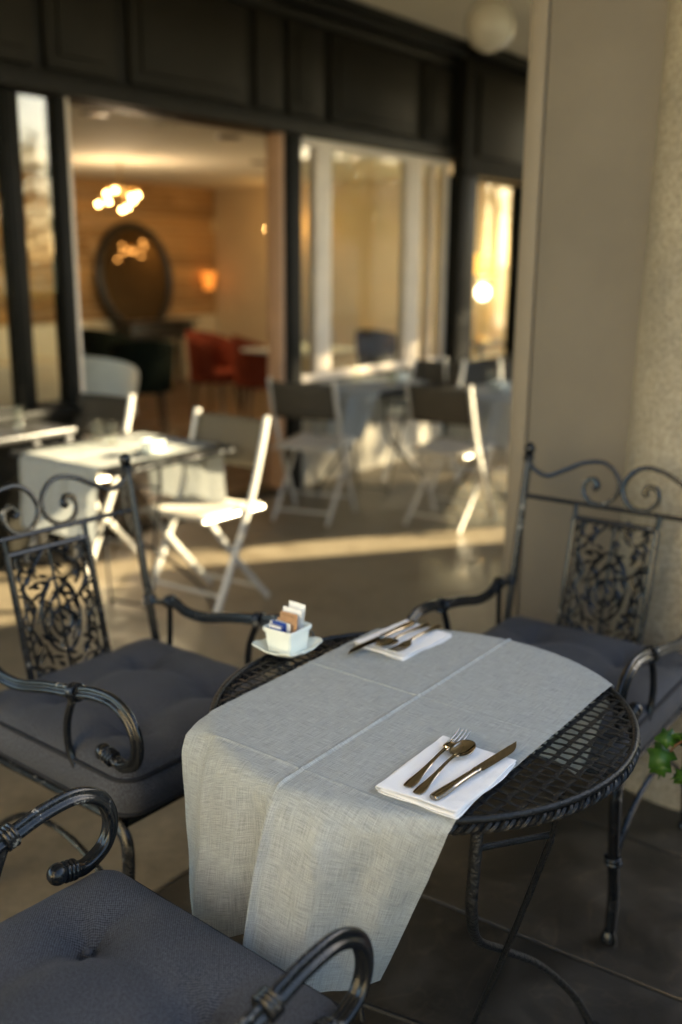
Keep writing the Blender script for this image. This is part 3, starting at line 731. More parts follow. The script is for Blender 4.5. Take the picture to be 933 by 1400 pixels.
# ------------------------------------------------------------------ bistro table
TZ = .74; TR = .397
def make_table(label, loc, group=None):
    t = thing("bistro_table", label, "table", loc, AZ, group)
    rim = MB().torus((0, 0, TZ-.0075), TR-.006, .0062, n=96, k=10).build("rim", "tableiron", t)
    b1 = MB()
    for ph in (0, 2*math.pi/3, 4*math.pi/3):
        n_ = 1150; pts = []
        for k in range(n_):
            a = 2*math.pi*k/n_; q_ = 62*a+ph
            rr = TR-.007+.0062*math.cos(q_); pts.append((rr*math.cos(a), rr*math.sin(a), TZ-.022+.0062*math.sin(q_)))
        b1.tube(pts, .0043, 5, closed=True)
    b1.build("rope_braid", "tableiron", t)
    for k in range(-13, 14):                     # bands along u
        y_ = k*.0285; L = math.sqrt(max(0, (TR-.008)**2-y_*y_))
        if L < .04: continue
        n_ = int(2*L/.0058)+2; P = []
        for i in range(n_+1):
            x_ = -L+2*L*i/n_; P.append((x_, y_, TZ-.007+.0011*math.cos(math.pi*(x_/.023+k))))
        MB().tube(P, .0050, 6, flat=.26).build("woven_strip", "tableiron", t)
    for k in range(-16, 17):                     # cross bands
        x_ = k*.023; L = math.sqrt(max(0, (TR-.008)**2-x_*x_))
        if L < .04: continue
        n_ = int(2*L/.0071)+2; P = []
        for i in range(n_+1):
            y_ = -L+2*L*i/n_; P.append((x_, y_, TZ-.007-.0011*math.cos(math.pi*(y_/.0285+k))))
        MB().tube(P, .0040, 6, flat=.3).build("woven_strip", "tableiron", t)
    for s in (1, -1):                            # under-top brace and the two folding leg frames
        MB().tube([(s*.30, -.24, TZ-.030), (s*.05, .0, TZ-.030), (-s*.02, .30*s*0+.33, TZ-.030)], .006, 6).build("top_brace", "tableiron", t)
    def P_(x_, y_, z_): return (x_, y_, z_)
    for s in (1, -1):
        c_ = [P_(s*-.245, s*-.26, .715), P_(s*-.242, s*-.255, .62), P_(s*-.215, s*-.24, .52), P_(s*-.14, s*-.215, .41), P_(s*-.03, s*-.215, .32), P_(s*.09, s*-.235, .22), P_(s*.19, s*-.27, .10), P_(s*.235, s*-.30, .0)]
        cl_ = MB().tube(cr(c_, 7), [.0108]*50, 12, flat=.7).build("curved_leg", "hammered", t)
        MB().lathe([(.02, 0), (.02, .006), (.013, .016)], c_[-1], 12).build("foot", "tableiron", cl_)
        rd = [P_(s*-.105, s*-.335, .715), P_(s*-.09, s*-.315, .62), P_(s*-.06, s*-.235, .36), P_(s*.02, s*-.115, .03), P_(s*.027, s*-.105, .0)]
        for e in (-.007, .007): MB().tube([(x_+e, y_+e*.3, z_) for x_, y_, z_ in rd[:2]], .0042, 8).build("leg_strap", "tableiron", t)
        MB().tube(cr(rd[1:], 5), .0062, 8).build("straight_leg", "tableiron", t)
        MB().tube([P_(s*-.24, s*-.255, .655), P_(s*-.09, s*-.318, .630)], .0055, 8).build("leg_tie", "tableiron", t)
    MB().tube([(.02, -.115, .03), (-.02, .115, .03)], .006, 8).build("floor_tie", "tableiron", t)
    return t
TC = Vector((.154, 1.732, 0))
GT = "round bistro tables on the porch"
tb = make_table("black round bistro table with woven iron top in the foreground", TC, GT)

# linen runner, in the table's own frame (x along u, y across)
def make_runner(label, loc, group=None, square=0):
    y0, y1, L = -.256, .286, .648
    NY, NV = 84, 120
    near = [(-.256, -.335, -.150, .425), (-.20, -.375, -.128, .428), (-.10, -.435, -.075, .440), (-.03, -.475, -.022, .450), (.010, -.490, .010, .462), (.022, -.455, .024, .470), (.036, -.395, .018, .474), (.055, -.380, .035, .470), (.10, -.415, .098, .445), (.20, -.395, .185, .405), (.288, -.362, .250, .362)]
    far = [(-.256, .30, -.20, .52), (-.1, .425, -.09, .455), (0, .415, 0, .47), (.1, .43, .09, .455), (.2, .38, .19, .42), (.288, .33, .270, .37)]
    RR = TR+.004
    if square:
        y0, y1, L = -.25, .25, square+.30
        near = [(y_, -square-.018-.012*math.sin(y_*15), y_*.98, TZ-.30) for y_ in (-.25, -.17, -.1, -.03, .03, .1, .17, .25)]
        far = [(y_, square+.015+.012*math.sin(y_*17), y_*.98, TZ-.30) for y_ in (-.25, -.17, -.1, -.03, .03, .1, .17, .25)]
    def top_h(x, y):
        h = TZ+.0035
        h += .0042*math.exp(-((y-.018)/.0030)**2)-.0012*math.exp(-((y-.026)/.006)**2)                    # centre crease, a sharp ridge
        for cx, am in ((.022, .0032), (-.335, .0030)): h += am*math.exp(-((x-cx)/.0026)**2)*(.55+.9*mnoise.noise(Vector((y*9, cx*7, 2)))**2+.3*math.sin(y*9+cx))
        h += .0011*mnoise.noise(Vector((x*6, y*6, 1)))+.0007*mnoise.noise(Vector((x*16, y*10, 7)))
        return h
    V = []; uv = []
    def dense(a, b, n, marks):
        base = [a+(b-a)*k/n for k in range(n+1)]
        for m_ in marks:
            base = [q_ for q_ in base if abs(q_-m_) > .008 or q_ in (a, b)]+[m_+e for e in (-.0075, -.005, -.0032, -.0018, -.0006, .0006, .0018, .0032, .005, .0075)]
        return sorted(base)
    YS = dense(y0, y1, NY, (.018,)); XS = dense(-L, L, NV, (.022, -.335))
    NY, NV = len(YS)-1, len(XS)-1
    for i, y in enumerate(YS):
        xe = square or math.sqrt(RR*RR-y*y)
        for j, x in enumerate(XS):
            yy = y
            if i in (0, NY): yy = y+.0016*mnoise.noise(Vector((j*.55, i, 3)))
            if abs(x) <= xe:
                V.append((x, yy, top_h(x, y)-.004*max(0, 1-(xe-abs(x))/.02)**2))
            else:
                sgn = -1 if x < 0 else 1
                xb = max(xe, .335 if (y > .2 and sgn < 0 and not square) else 0)          # the corner stands out stiffly before it drops
                D = L-xb
                if abs(x) < xb:
                    q_ = (abs(x)-xe)/(xb-xe)
                    V.append((x, yy, TZ-.0005-.018*q_*q_)); uv.append((x+loc[0], y)); continue
                d = abs(x)-xb; t_ = d/D
                bx, by, bz = interp(near if sgn < 0 else far, y)
                ex, ey, ez = sgn*xb, yy, TZ-.0005-(.018 if xb > xe else 0)
                tt = t_
                k_ = 1-(1-min(1, t_*2.2))**2 if False else t_
                ease = t_*(1.35-.35*t_)
                px = ex+(bx-ex)*ease+sgn*.012*min(1, d/.02); py = ey+(by-ey)*t_**1.1; pz = ez+(bz-ez)*t_
                # soft folds that start at the rim and widen downwards
                f1 = .014*math.sin((y-.1)*21)*t_**.8*(1 if y > .03 else .6)
                f2 = .017*math.exp(-((y+.085)/(.012+.06*t_))**2)*min(1, t_*5)-.010*math.exp(-((y+.17-.03*t_)/(.015+.035*t_))**2)*min(1, t_*4)+.010*math.exp(-((y-.20)/(.012+.04*t_))**2)*min(1, t_*5)
                rg = .010*math.exp(-((y-.012)/.010)**2)*min(1, t_*6)
                f3 = (.009*mnoise.noise(Vector((y*7, d*6, 4)))+.005*mnoise.noise(Vector((y*17+d*9, d*13-y*6, 8)))+.0016*mnoise.noise(Vector((y*60, d*38, 2))))*min(1, t_*2)
                dr = f1+f2+f3+(rg if sgn < 0 else 0)
                nx_, ny_ = ex/RR, ey/RR
                V.append((px+nx_*dr, py+ny_*dr*.5, pz+(.003*mnoise.noise(Vector((y*9, 2, 2))) if j in (0, NV) else 0)))
            uv.append((x+loc[0], y))
    F = []
    for i in range(NY):
        for j in range(NV):
            k = i*(NV+1)+j; F.append((k, k+NV+1, k+NV+2, k+1))
    mb = MB(); mb.v = V; mb.f = F
    o = mb.build("table_runner", "linen", None, uv=uv, recalc=False, subsurf=1)
    o.location = loc; o.rotation_euler = (0, 0, AZ)
    return tag(o, label, "tablecloth", group)
GR = "linen runners over the bistro tables"
rn = make_runner("grey linen runner with pressed creases hanging off the foreground table", TC, GR)

def on_table(U_, M_, z=0): return TC+U*U_-INW*M_+Vector((0, 0, TZ+z))
# folded napkins
def napkin(label, c, size, rz, fold_end, loop=1):
    t = thing("napkin", label, "napkin", c, rz, "folded white napkins on the runner")
    lx, ly = size; th = .0046; layers = 3
    pts = []
    for j in range(25):                               # profile across y with a rounded fold on one side
        pass
    mb = MB(); uv = []
    NX, NY_ = 26, 20
    prof_ = []
    for k in range(NY_+1): prof_.append((-ly/2+ly*k/NY_, 0.0))
    for k in range(1, 9):
        a = math.pi*k/9; prof_.append((ly/2+.0036*math.sin(a), .0036-.0036*math.cos(a)))
    for k in range(NY_+1): prof_.append((ly/2-ly*k/NY_, .0072))
    rows = []
    for i in range(NX+1):
        x_ = -lx/2+lx*i/NX; row = []
        for k, (yy, zz) in enumerate(prof_):
            wv = .0034*mnoise.noise(Vector((x_*14, yy*14, zz*60)))+.0012*mnoise.noise(Vector((x_*40, yy*25, zz*60)))
            up_ = .003*math.exp(-((x_+lx/2)/.02)**2) if zz > .004 else 0
            sk = .008*mnoise.noise(Vector((yy*13, zz*300, 5)))
            row.append((x_+sk*(2*i/NX-1), yy+.0055*mnoise.noise(Vector((x_*12, zz*300, 9))), max(.0008, zz+wv+up_+.0012))); uv.append((x_, yy+zz*20))
        rows.append(row)
    mb.grid(rows)
    o = mb.build("folded_cloth", "napkin", t, uv=uv, thick=.0016, subsurf=1)
    # second, inner layer that shows at the open ends
    mb = MB(); uv = []; rows = []
    for i in range(NX+1):
        x_ = -lx/2+.002+(lx-.004)*i/NX; row = []
        for k in range(NY_+1):
            yy = -ly/2+.004+(ly-.006)*k/NY_
            row.append((x_, yy, .0042+.0010*mnoise.noise(Vector((x_*14, yy*14, 8))))); uv.append((x_, yy))
        rows.append(row)
    mb.grid(rows).build("inner_fold", "napkin", t, uv=uv, thick=.0018)
    return t
napkin("folded white napkin under the near fork, spoon and knife", on_table(-.212, .188, .0035), (.212, .140), AZ+R(2), 0)
napkin("folded white napkin at the far place setting by the table's back rim", on_table(.240, -.192, .0035), (.185, .128), AZ-R(3), 0)

# cutlery: x along the length, heads at +x
def strip(tab, thick, name, parent, n=10):
    """tab: x, half width, z centre; a bevelled flat bar"""
    mb = MB(); rows = []
    pts = [Vector(q_) for q_ in tab]
    full = cr([(a, b, c) for a, b, c in tab], 5)
    for q_ in full:
        x_, w_, z_ = q_; w_ = max(w_, .0004); row = []
        for k in range(n):
            a = 2*math.pi*k/n; ca, sa = math.cos(a), math.sin(a)
            row.append((x_, w_*math.copysign(abs(ca)**.7, ca), z_+thick*math.copysign(abs(sa)**.8, sa)))
        rows.append(row)
    V = [q_ for r_ in rows for q_ in r_]; F = []
    for i in range(len(rows)-1):
        for k in range(n):
            l = (k+1) % n; F.append((i*n+k, i*n+l, (i+1)*n+l, (i+1)*n+k))
    F.append(tuple(range(n-1, -1, -1))); F.append(tuple((len(rows)-1)*n+k for k in range(n)))
    mb.add(V, F); return mb.build(name, "steel", parent)
HANDLE = [(-.105, .004, .002), (-.102, .0085, .0022), (-.085, .0095, .0028), (-.055, .006, .005), (-.02, .0036, .008), (.012, .003, .0095)]
def fork(label, loc, rz, flip=1, tilt=0):
    t = thing("fork", label, "fork", loc, rz)
    h = strip(HANDLE+[(.03, .0045, .0085), (.038, .010, .0068)], .0012, "handle", t)
    hd = strip([(.036, .008, .007), (.044, .0118, .0055), (.058, .0122, .0048), (.062, .012, .0048)], .0011, "head", t)
    for k in range(4):
        yy = (k-1.5)*.0066
        T_ = [(.060, yy, .0048), (.075, yy*1.0, .0052), (.092, yy, .0075), (.106, yy*.98, .011)]
        MB().tube(cr(T_, 4), [.0021-.0011*(i/12)**2 for i in range(13)], 6).build("tine", "steel", hd)
    return t
def spoon(label, loc, rz):
    t = thing("spoon", label, "spoon", loc, rz)
    strip([(a*.92, b*.95, c) for a, b, c in HANDLE]+[(.03, .0032, .0085), (.04, .005, .0070)], .0012, "handle", t)
    NX, NY_ = 22, 14; rows = []
    for i in range(NX+1):
        q_ = i/NX; x_ = .036+.060*q_
        w_ = .0195*math.sqrt(max(0, 1-(abs(2*q_-1.02))**2.3))*(1.0-.12*q_)+.0008
        rows.append([(x_, w_*(2*k/NY_-1), .0072+.002*q_-.0062*(1-(2*k/NY_-1)**2)*math.sin(math.pi*min(1, q_*1.0))**.8) for k in range(NY_+1)])
    MB().grid(rows).build("bowl", "steel", t, thick=.0016)
    return t
def knife(label, loc, rz):
    t = thing("knife", label, "knife", loc, rz)
    mb = strip([(-.118, .004, .005), (-.114, .0085, .005), (-.09, .0090, .005), (-.05, .0068, .0055), (-.012, .0062, .0055), (-.002, .0075, .0055), (.004, .0052, .0055)], .0042, "handle", t, 12)
    rows = []; 
    for i in range(25):
        q_ = i/24; x_ = .003+.124*q_
        lo = -.0085-.0018*math.sin(math.pi*q_*.9) if q_ < .7 else -.0095+.0165*((q_-.7)/.3)**1.6
        hi = .0080-.0006*q_ if q_ < .8 else .0075-.0006+.0*(q_)
        rows.append([(x_, lo, .0052), (x_, (lo+hi)/2, .0060), (x_, hi, .0058), (x_, (lo+hi)/2, .0046)])
    V = [q_ for r_ in rows for q_ in r_]; F = []
    for i in range(24):
        for k in range(4):
            l = (k+1) % 4; F.append((i*4+k, i*4+l, (i+1)*4+l, (i+1)*4+k))
    F += [(3, 2, 1, 0), (96, 97, 98, 99)]
    b = MB(); b.add(V, F); b.build("blade", "steel", t)
    return t
def axis_rz(a, b):
    v = (U*b[0]-INW*b[1])-(U*a[0]-INW*a[1]); return math.atan2(v.y, v.x)
NZ = .0142
def place(fn, label, a, b, frac=.5, z=NZ):
    c = [(a[k]+b[k])/2 for k in (0, 1)]
    return fn(label, on_table(c[0], c[1], z), axis_rz(a, b))
place(fork, "dark reflective fork, tines past the near napkin's top edge", (-.311, .163), (-.075, .143))
place(spoon, "teaspoon lying between the fork and the knife on the near napkin", (-.303, .185), (-.120, .171), z=NZ+.001)
place(knife, "table knife along the outer edge of the near napkin", (-.312, .213), (-.066, .236))
place(knife, "table knife lying across the far napkin's left fold, tip on the runner", (.325, -.221), (.078, -.232), z=NZ-.001)
place(spoon, "spoon resting bowl down on the far napkin beside its knife", (.335, -.192), (.145, -.196))
place(fork, "fork at the outer side of the far napkin beside the spoon", (.345, -.168), (.135, -.158))

# ------------------------------------------------------------------ sugar caddy
SC = on_table(.048, -.366, 0)
sa = thing("saucer", "pale wavy square saucer under the sugar caddy at the table's left rim", "saucer", SC, AZ+R(2))
n_ = 72
def sq_r(a, h): return h/max(abs(math.cos(a)), abs(math.sin(a)))
rows = []
for h, z_ in ((.0, .004), (.022, .004), (.036, .0045), (.046, .009), (.058, .0165), (.0615, .0185), (.062, .0165), (.0585, .0135), (.047, .005), (.036, .0005), (.02, .0005), (0, .0005)):
    row = []
    for k in range(n_):
        a = 2*math.pi*k/n_
        c4 = abs(math.cos(a))**7+abs(math.sin(a))**7; rr = h/(c4**(1/7))*.96
        wv = .0030*math.cos(4*a+math.pi)*(h/.06)**3+.0007*math.cos(12*a)*(h/.06)**3
        row.append((rr*math.cos(a), rr*math.sin(a), z_+wv))
    row.append(row[0]); rows.append(row)
MB().grid(rows).build("dish", "ceramic", sa)
ca = thing("sugar_caddy", "square white ceramic sugar caddy standing on the pale saucer", "caddy", SC+Vector((0, 0, .0045)), AZ+R(2))
def sqring(h, z_, rr=.006, n=6):
    out = []
    for qx, qy, a0 in ((1, 1, 0), (-1, 1, 90), (-1, -1, 180), (1, -1, 270)):
        for k in range(n+1):
            a = R(a0+90*k/n); out.append((qx*(h-rr)+rr*math.cos(a), qy*(h-rr)+rr*math.sin(a), z_))
    return out+[out[0]]
rows = [sqring(.0305, 0), sqring(.031, .001), sqring(.0352, .044), sqring(.0385, .0455), sqring(.039, .053), sqring(.0378, .054), sqring(.0355, .053), sqring(.0338, .044), sqring(.0290, .004)]
mb = MB().grid(rows); k = len(sqring(1, 1)); mb.f.append(tuple(range(k-1))); mb.f.append(tuple(8*k+i for i in range(k-1))); mb.build("cup", "ceramic", ca)
rng = random.Random(3)
def sachet(label, matn, x_, y_, h, wd, tilt, yaw=0, band=None):
    t = thing("sugar_sachet", label, "sachet", SC+(U*x_+INW*y_)+Vector((0, 0, .012)), AZ+R(90+yaw), "sugar sachets in the caddy")
    mb = MB(); rows = []
    for i in range(9):
        q_ = i/8; th = .0022*math.sin(math.pi*min(1, max(0, (q_-.06)/.88)))+.0004
        rows.append([(wd*(kk/6-.5), math.sin(tilt)*h*q_+.0006*math.sin(kk*1.7+q_*5)+sg*th*math.sin(math.pi*min(1, max(.0, kk/6))), math.cos(tilt)*h*q_) for sg in (1, -1) for kk in ((0, 1, 2, 3, 4, 5, 6) if sg == 1 else (6, 5, 4, 3, 2, 1, 0))])
    for r_ in rows: r_.append(r_[0])
    mb.grid(rows); o = mb.build("packet", matn, t)
    if band:
        z0, z1, bm_, bw_, bx_ = band; b = MB(); th = .0031
        for sg in (1, -1):
            b.box((bx_*wd, math.sin(tilt)*h*(z0+z1)/2+sg*th, math.cos(tilt)*h*(z0+z1)/2), (wd*bw_, .0005, h*(z1-z0)), Matrix.Rotation(-tilt, 3, 'X'))
        b.build("print_band", bm_, t)
    return t
# sachets stand one behind the other along u
spec = [("blue", -.0265, .056, .036, -.12), ("blue", -.0205, .060, .040, -.05), ("white", -.0150, .059, .042, -.02), ("kraft", -.0085, .063, .050, .02), ("kraft", -.0030, .067, .048, .05), ("kraft", .0030, .072, .046, .06), ("white", .0105, .080, .050, .08), ("white", .0190, .089, .046, .14)]
lab = ["frontmost blue sugar sachet in the caddy", "second blue sachet, just behind the front one", "white sachet between the blue and the brown ones", "lowest brown paper sachet behind the blue ones", "middle brown paper sachet in the caddy", "brown paper sachet with dark print, tallest of the brown ones", "white sachet with an orange stripe", "tallest white sachet at the back of the caddy"]
for k, (mt, xx, h, wd, tl) in enumerate(spec):
    band = {0: (.9, .99, "white", .9, 0), 5: (.82, .93, "brown", .7, .05), 6: (.2, .8, "orange", .08, .36), 1: (.0, .99, "white", .12, .43)}.get(k)
    sachet(lab[k], mt, xx, rng.uniform(-.003, .003)+(.006 if mt == "blue" else -.002), h, wd, -tl, rng.uniform(-5, 5), band)

# ------------------------------------------------------------------ tables and folding chairs further back
bt = [((-.95, 4.28, 0), "square topped bistro table in the sun at left, runner ends glowing"), ((.22, 6.72, 0), "round bistro table before the cream framed window"), ((1.10, 6.45, 0), "round bistro table half hidden behind the taupe pier")]
bl = ["sunlit pale runner on the bistro table at left", "grey runner on the bistro table before the cream window", "grey runner on the table half hidden by the pier"]
for k, ((p_, l_), rl) in enumerate(zip(bt, bl)):
    t_ = dup(tb, p_, AZ, l_)
    if k:
        dup(rn, p_, AZ, rl); continue
    # the left table has a square top with the same rope edge
    for c_ in list(t_.children):
        if c_.name.split(".")[0] in ("rim", "rope_braid", "woven_strip", "top_brace"): bpy.data.objects.remove(c_)
    HQ = .335
    MB().span((-HQ, -HQ, TZ-.016), (HQ, HQ, TZ-.0015), .004).build("top", "tableiron", t_)
    m_ = MB()
    for ph in (0, 2*math.pi/3, 4*math.pi/3):
        pts = []
        for e in range(4):
            for i in range(70):
                x_ = -HQ+2*HQ*i/70; q_ = 2*math.pi*i/70*7+ph; r_ = HQ+.004+.007*math.cos(q_); z_ = TZ-.010+.007*math.sin(q_)
                pts.append([(x_, -r_, z_), (r_, x_, z_), (-x_, r_, z_), (-r_, -x_, z_)][e])
        m_.tube(pts, .005, 5, closed=True)
    m_.build("rope_braid", "tableiron", t_)
    make_runner(rl, p_, GR, square=HQ+.012)
for p_, l1, l2 in (((-.80, 4.16, 0), "white sugar caddy on the sunlit table at left", "saucer on the sunlit table at left"), ((1.02, 6.42, 0), "white sugar caddy on the table half hidden by the pier", "saucer on the table half hidden by the pier"), ((.40, 6.85, 0), "white sugar caddy on the table before the cream window", "saucer on the table before the cream window")):
    q_ = Vector(p_); dup(sa, q_+Vector((0, 0, TZ+.006)), AZ, l2, "saucers on the tables further back"); dup(ca, q_+Vector((0, 0, TZ+.0105)), AZ, l1, "sugar caddies on the tables further back")
def tumbler(label, loc):
    t = thing("tumbler", label, "glass", loc, 0, "glasses on the tables further back")
    MB().lathe([(.0, .0), (.028, 0), (.034, .10), (.032, .10), (.0265, .008), (0, .008)], n=20).build("body", "clear", t)
for k, (x_, y_, l_) in enumerate(((-1.10, 4.42, "tumbler at the back of the sunlit left table"), (-1.02, 4.36, "tumbler beside the caddy on the sunlit left table"), (.1, 6.8, "tumbler on the table before the cream window, left side"), (.33, 6.62, "tumbler on the table before the cream window, right side"), (1.0, 6.6, "tumbler on the table half hidden by the pier"))):
    tumbler(l_, (x_, y_, TZ+.007))
def folding_chair(label, loc, rz, group):
    t = thing("folding_chair", label, "folding chair", loc, rz, group)
    for s in (1, -1):
        P = [(-.20, s*.205, .87), (-.155, s*.205, .72), (-.05, s*.205, .45), (.19, s*.205, .012)]
        MB().tube(cr(P, 5), .0125, 8, flat=1.5, upv=(.9, 0, .45)).build("frame_post", "alu", t)
        MB().tube(cr([(.17, s*.178, .45), (0, s*.178, .25), (-.225, s*.178, .012)], 5), .0115, 8, flat=1.4, upv=(.7, 0, .7)).build("rear_leg", "alu", t)
        MB().tube([(-.19, s*.18, .452), (.22, s*.18, .462)], .011, 8).build("seat_rail", "alu", t)
    MB().tube([(.135, -.205, .11), (.135, .205, .11)], .008, 8).build("front_bar", "alu", t)
    MB().tube([(-.17, -.178, .07), (-.17, .178, .07)], .008, 8).build("rear_bar", "alu", t)
    rows = []
    for i in range(9):
        q_ = i/8; rows.append([(-.19+.41*q_, -.17+.34*k/8, .466+.012*q_-.014*math.sin(math.pi*k/8)) for k in range(9)])
    MB().grid(rows).build("seat", "mesh_pale", t, thick=.012)
    rows = []
    for i in range(7):
        q_ = i/6; z_ = .635+.215*q_; x_ = -.135-.06*q_
        rows.append([(x_-.028*math.sin(math.pi*k/8), -.198+.396*k/8, z_) for k in range(9)])
    MB().grid(rows).build("backrest", "mesh_dark", t, thick=.012)
    return t
GF = "folding chairs at the tables further back"
def ang(x_, y_): return math.atan2(y_, x_)
fc = folding_chair("folding chair with a sunlit frame right of the left table", (-.616, 4.37, 0), ang(-.55, -.83), GF)
for loc, fx, lab_ in (((-1.36, 5.05, 0), (-.5, -.87), "folding chair behind the sunlit left table by the window post"),
                      ((-.17, 6.02, 0), (.35, .94), "dark backed folding chair in front of the doorway's right post"),
                      ((.66, 5.88, 0), (.55, .83), "folding chair with one brightly sunlit rear edge near the pier"),
                      ((.58, 7.05, 0), (-.6, -.8), "folding chair beyond the window table, back to the wall"),
                      ((.98, 7.05, 0), (.2, -.98), "folding chair farthest right by the end bay window")):
    dup(fc, loc, ang(*fx), lab_)
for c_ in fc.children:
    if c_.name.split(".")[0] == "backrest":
        c_.data = c_.data.copy(); c_.data.materials[0] = MT["mesh_lit"]; c_["label"] = "dark sling backrest painted paler as if lit"
# narrow service table under the left window
sv = thing("service_table", "narrow grey topped service table under the left window", "table", site(-2.62, -.24, 0), AZ)
MB().box((0, 0, .735), (1.0, .32, .03), None, .006).build("top", "black", sv)
for a, b in ((-1, -1), (1, -1), (1, 1), (-1, 1)): MB().box((a*.46, b*.13, .36), (.04, .04, .72), None, .004).build("leg", "black", sv)
for k in range(4): tumbler(["tumbler at the left end of the service table", "tumbler second from the left on the service table", "tumbler second from the right on the service table", "tumbler at the right end of the service table"][k], site(-2.9+.2*k, -.24+.05*(k % 2), .751))

# ------------------------------------------------------------------ dining room furniture
def tub_chair(label, matn, loc, rz, legm="black", group=None):
    t = thing("tub_chair", label, "chair", loc, rz, group)
    rows = []
    for i in range(19):
        a = R(-118+236*i/18); k_ = abs(i-9)/9
        h = .86-.16*k_**2
        cx, cy = -math.cos(a), math.sin(a)
        rows.append([(.27*cx*f_, .28*cy*f_, z_) for f_, z_ in ((.92, .40), (.98, .55), (1.06, h-.03), (1.04, h), (.96, h), (.9, h-.03), (.82, .55), (.8, .42))])
    MB().grid(rows).build("shell", matn, t)
    MB().lathe([(0, .38), (.25, .38), (.27, .41), (.26, .47), (.2, .49), (0, .495)], n=28).build("seat", matn, t)
    for a in (45, 135, 225, 315): MB().tube([(.2*math.cos(R(a)), .2*math.sin(R(a)), .39), (.25*math.cos(R(a)), .25*math.sin(R(a)), .0)], [.016, .011], 8).build("leg", legm, t)
    return t
GD = "upholstered chairs in the dining room"
tc = tub_chair("rust red upholstered chair inside, left of the pair", "red", site(2.0, 2.6, 0), ang(.9, -.4), group=GD)
dup(tc, site(2.0, 2.0, 0), ang(.9, .3), "rust red upholstered chair beside the glassware table inside")
tg = tub_chair("dark green upholstered chair in the middle of the doorway view", "green", site(1.0, 2.55, 0), ang(-.3, .95), group=GD)
dup(tg, site(1.75, 3.9, 0), ang(.5, .86), "dark green chair below the oval mirror, at left")
rb = dup(tg, site(3.6, 1.7, 0), ang(.5, .86), "dark round backed chair behind the cream framed window")
for c_ in rb.children:
    if c_.name.split(".")[0] in ("shell", "seat"): c_.data = c_.data.copy(); c_.data.materials[0] = MT["umber"]
tub_chair("ivory upholstered chair in the sun just inside the doorway", "ivory", site(-.26, 1.65, 0), ang(.2, .98), "brass", GD)
dt = thing("dining_table", "dining table with glassware inside beside the red chairs", "table", site(2.0, 1.55, 0), AZ)
MB().box((0, 0, .745), (.75, .75, .03), None, .006).build("top", "ivory", dt); MB().lathe([(.26, 0), (.26, .015), (.03, .03), (.03, .73)], n=20).build("pedestal", "black", dt)
for k, (a, b) in enumerate(((-.2, .1), (-.05, -.15), (.12, .05), (.2, -.2))): tumbler(["tumbler nearest the doorway on the dining table inside", "tumbler at the front of the dining table inside", "tumbler in the middle of the dining table inside", "tumbler at the far end of the dining table inside"][k], site(2.0+a, 1.55+b, .761))
cn = thing("console_table", "low dark console table under the oval mirror", "console table", site(3.55, 5.08, 0), AZ)
MB().box((0, 0, .78), (1.15, .36, .05), None, .008).build("top", "black", cn); MB().box((0, .02, .66), (1.05, .3, .16), None, .006).build("drawer_box", "black", cn)
for a in (-1, 1):
    for b in (-1, 1): MB().box((a*.52, b*.14, .29), (.05, .05, .58), None, .004).build("leg", "black", cn)
bq = thing("banquette", "long pale banquette along the timber wall", "bench", site(1.2, 4.95, 0), AZ)
MB().box((0, 0, .24), (2.6, .6, .44), None, .03).build("base", "ivory", bq); MB().box((0, .24, .62), (2.6, .12, .4), None, .04).build("backrest", "ivory", bq)

# ------------------------------------------------------------------ ivy in a pot right of the table
iv = thing("potted_ivy", "bright green ivy trailing from a clay pot right of the table", "plant", (.93, 1.74, 0))
MB().lathe([(.0, 0), (.11, 0), (.16, .34), (.175, .345), (.175, .39), (.155, .39), (.15, .35), (0, .345)], n=32).build("pot", "terracotta", iv)
def ivy_leaf(mb, c, d, up_, size):
    d = Vector(d).normalized(); up_ = (Vector(up_)-d*Vector(up_).dot(d)).normalized(); sd = d.cross(up_)
    outl = [(-.06, 0), (-.16, .22), (-.02, .52), (.22, .36), (.42, .58), (.56, .30), (1.0, 0), (.56, -.30), (.42, -.58), (.22, -.36), (-.02, -.52), (-.16, -.22)]
    V = [c+d*(.25*size)+up_*.004]+[c+d*(a*size)+sd*(b*size)-up_*(.10*size*(abs(b)*1.6+a*a*.6)) for a, b in outl]
    mb.add(V, [(0, 1+k, 1+(k+1) % 12) for k in range(12)])
rng = random.Random(11)
stems = [[(0, 0, .36), (-.10, .02, .56), (-.19, .05, .64), (-.25, .09, .61), (-.265, .11, .54)], [(0, 0, .36), (-.07, -.03, .52), (-.15, -.01, .57), (-.21, .05, .56), (-.23, .08, .53)], [(0, 0, .36), (.05, .08, .52), (.06, .16, .5)], [(0, 0, .36), (-.03, .1, .5), (-.09, .2, .52), (-.13, .24, .44)], [(0, 0, .36), (.1, -.05, .48), (.18, -.08, .42)]]
for st in stems:
    c_ = cr(st, 6); MB().tube(c_, .0028, 6).build("vine", "stem", iv)
    for k in range(4, len(c_), 2):
        mb = MB(); dr = Vector((rng.uniform(-1, .3), rng.uniform(-.8, .6), rng.uniform(-.7, .1)))
        ivy_leaf(mb, Vector((0, 0, 0)), dr, (rng.uniform(-.5, .2), -.9, .8), rng.uniform(.038, .058))
        mb.build("leaf", "leaf", iv, thick=.0008, loc=c_[k]+Vector((rng.uniform(-.012, .012), rng.uniform(-.012, .012), rng.uniform(0, .012))))

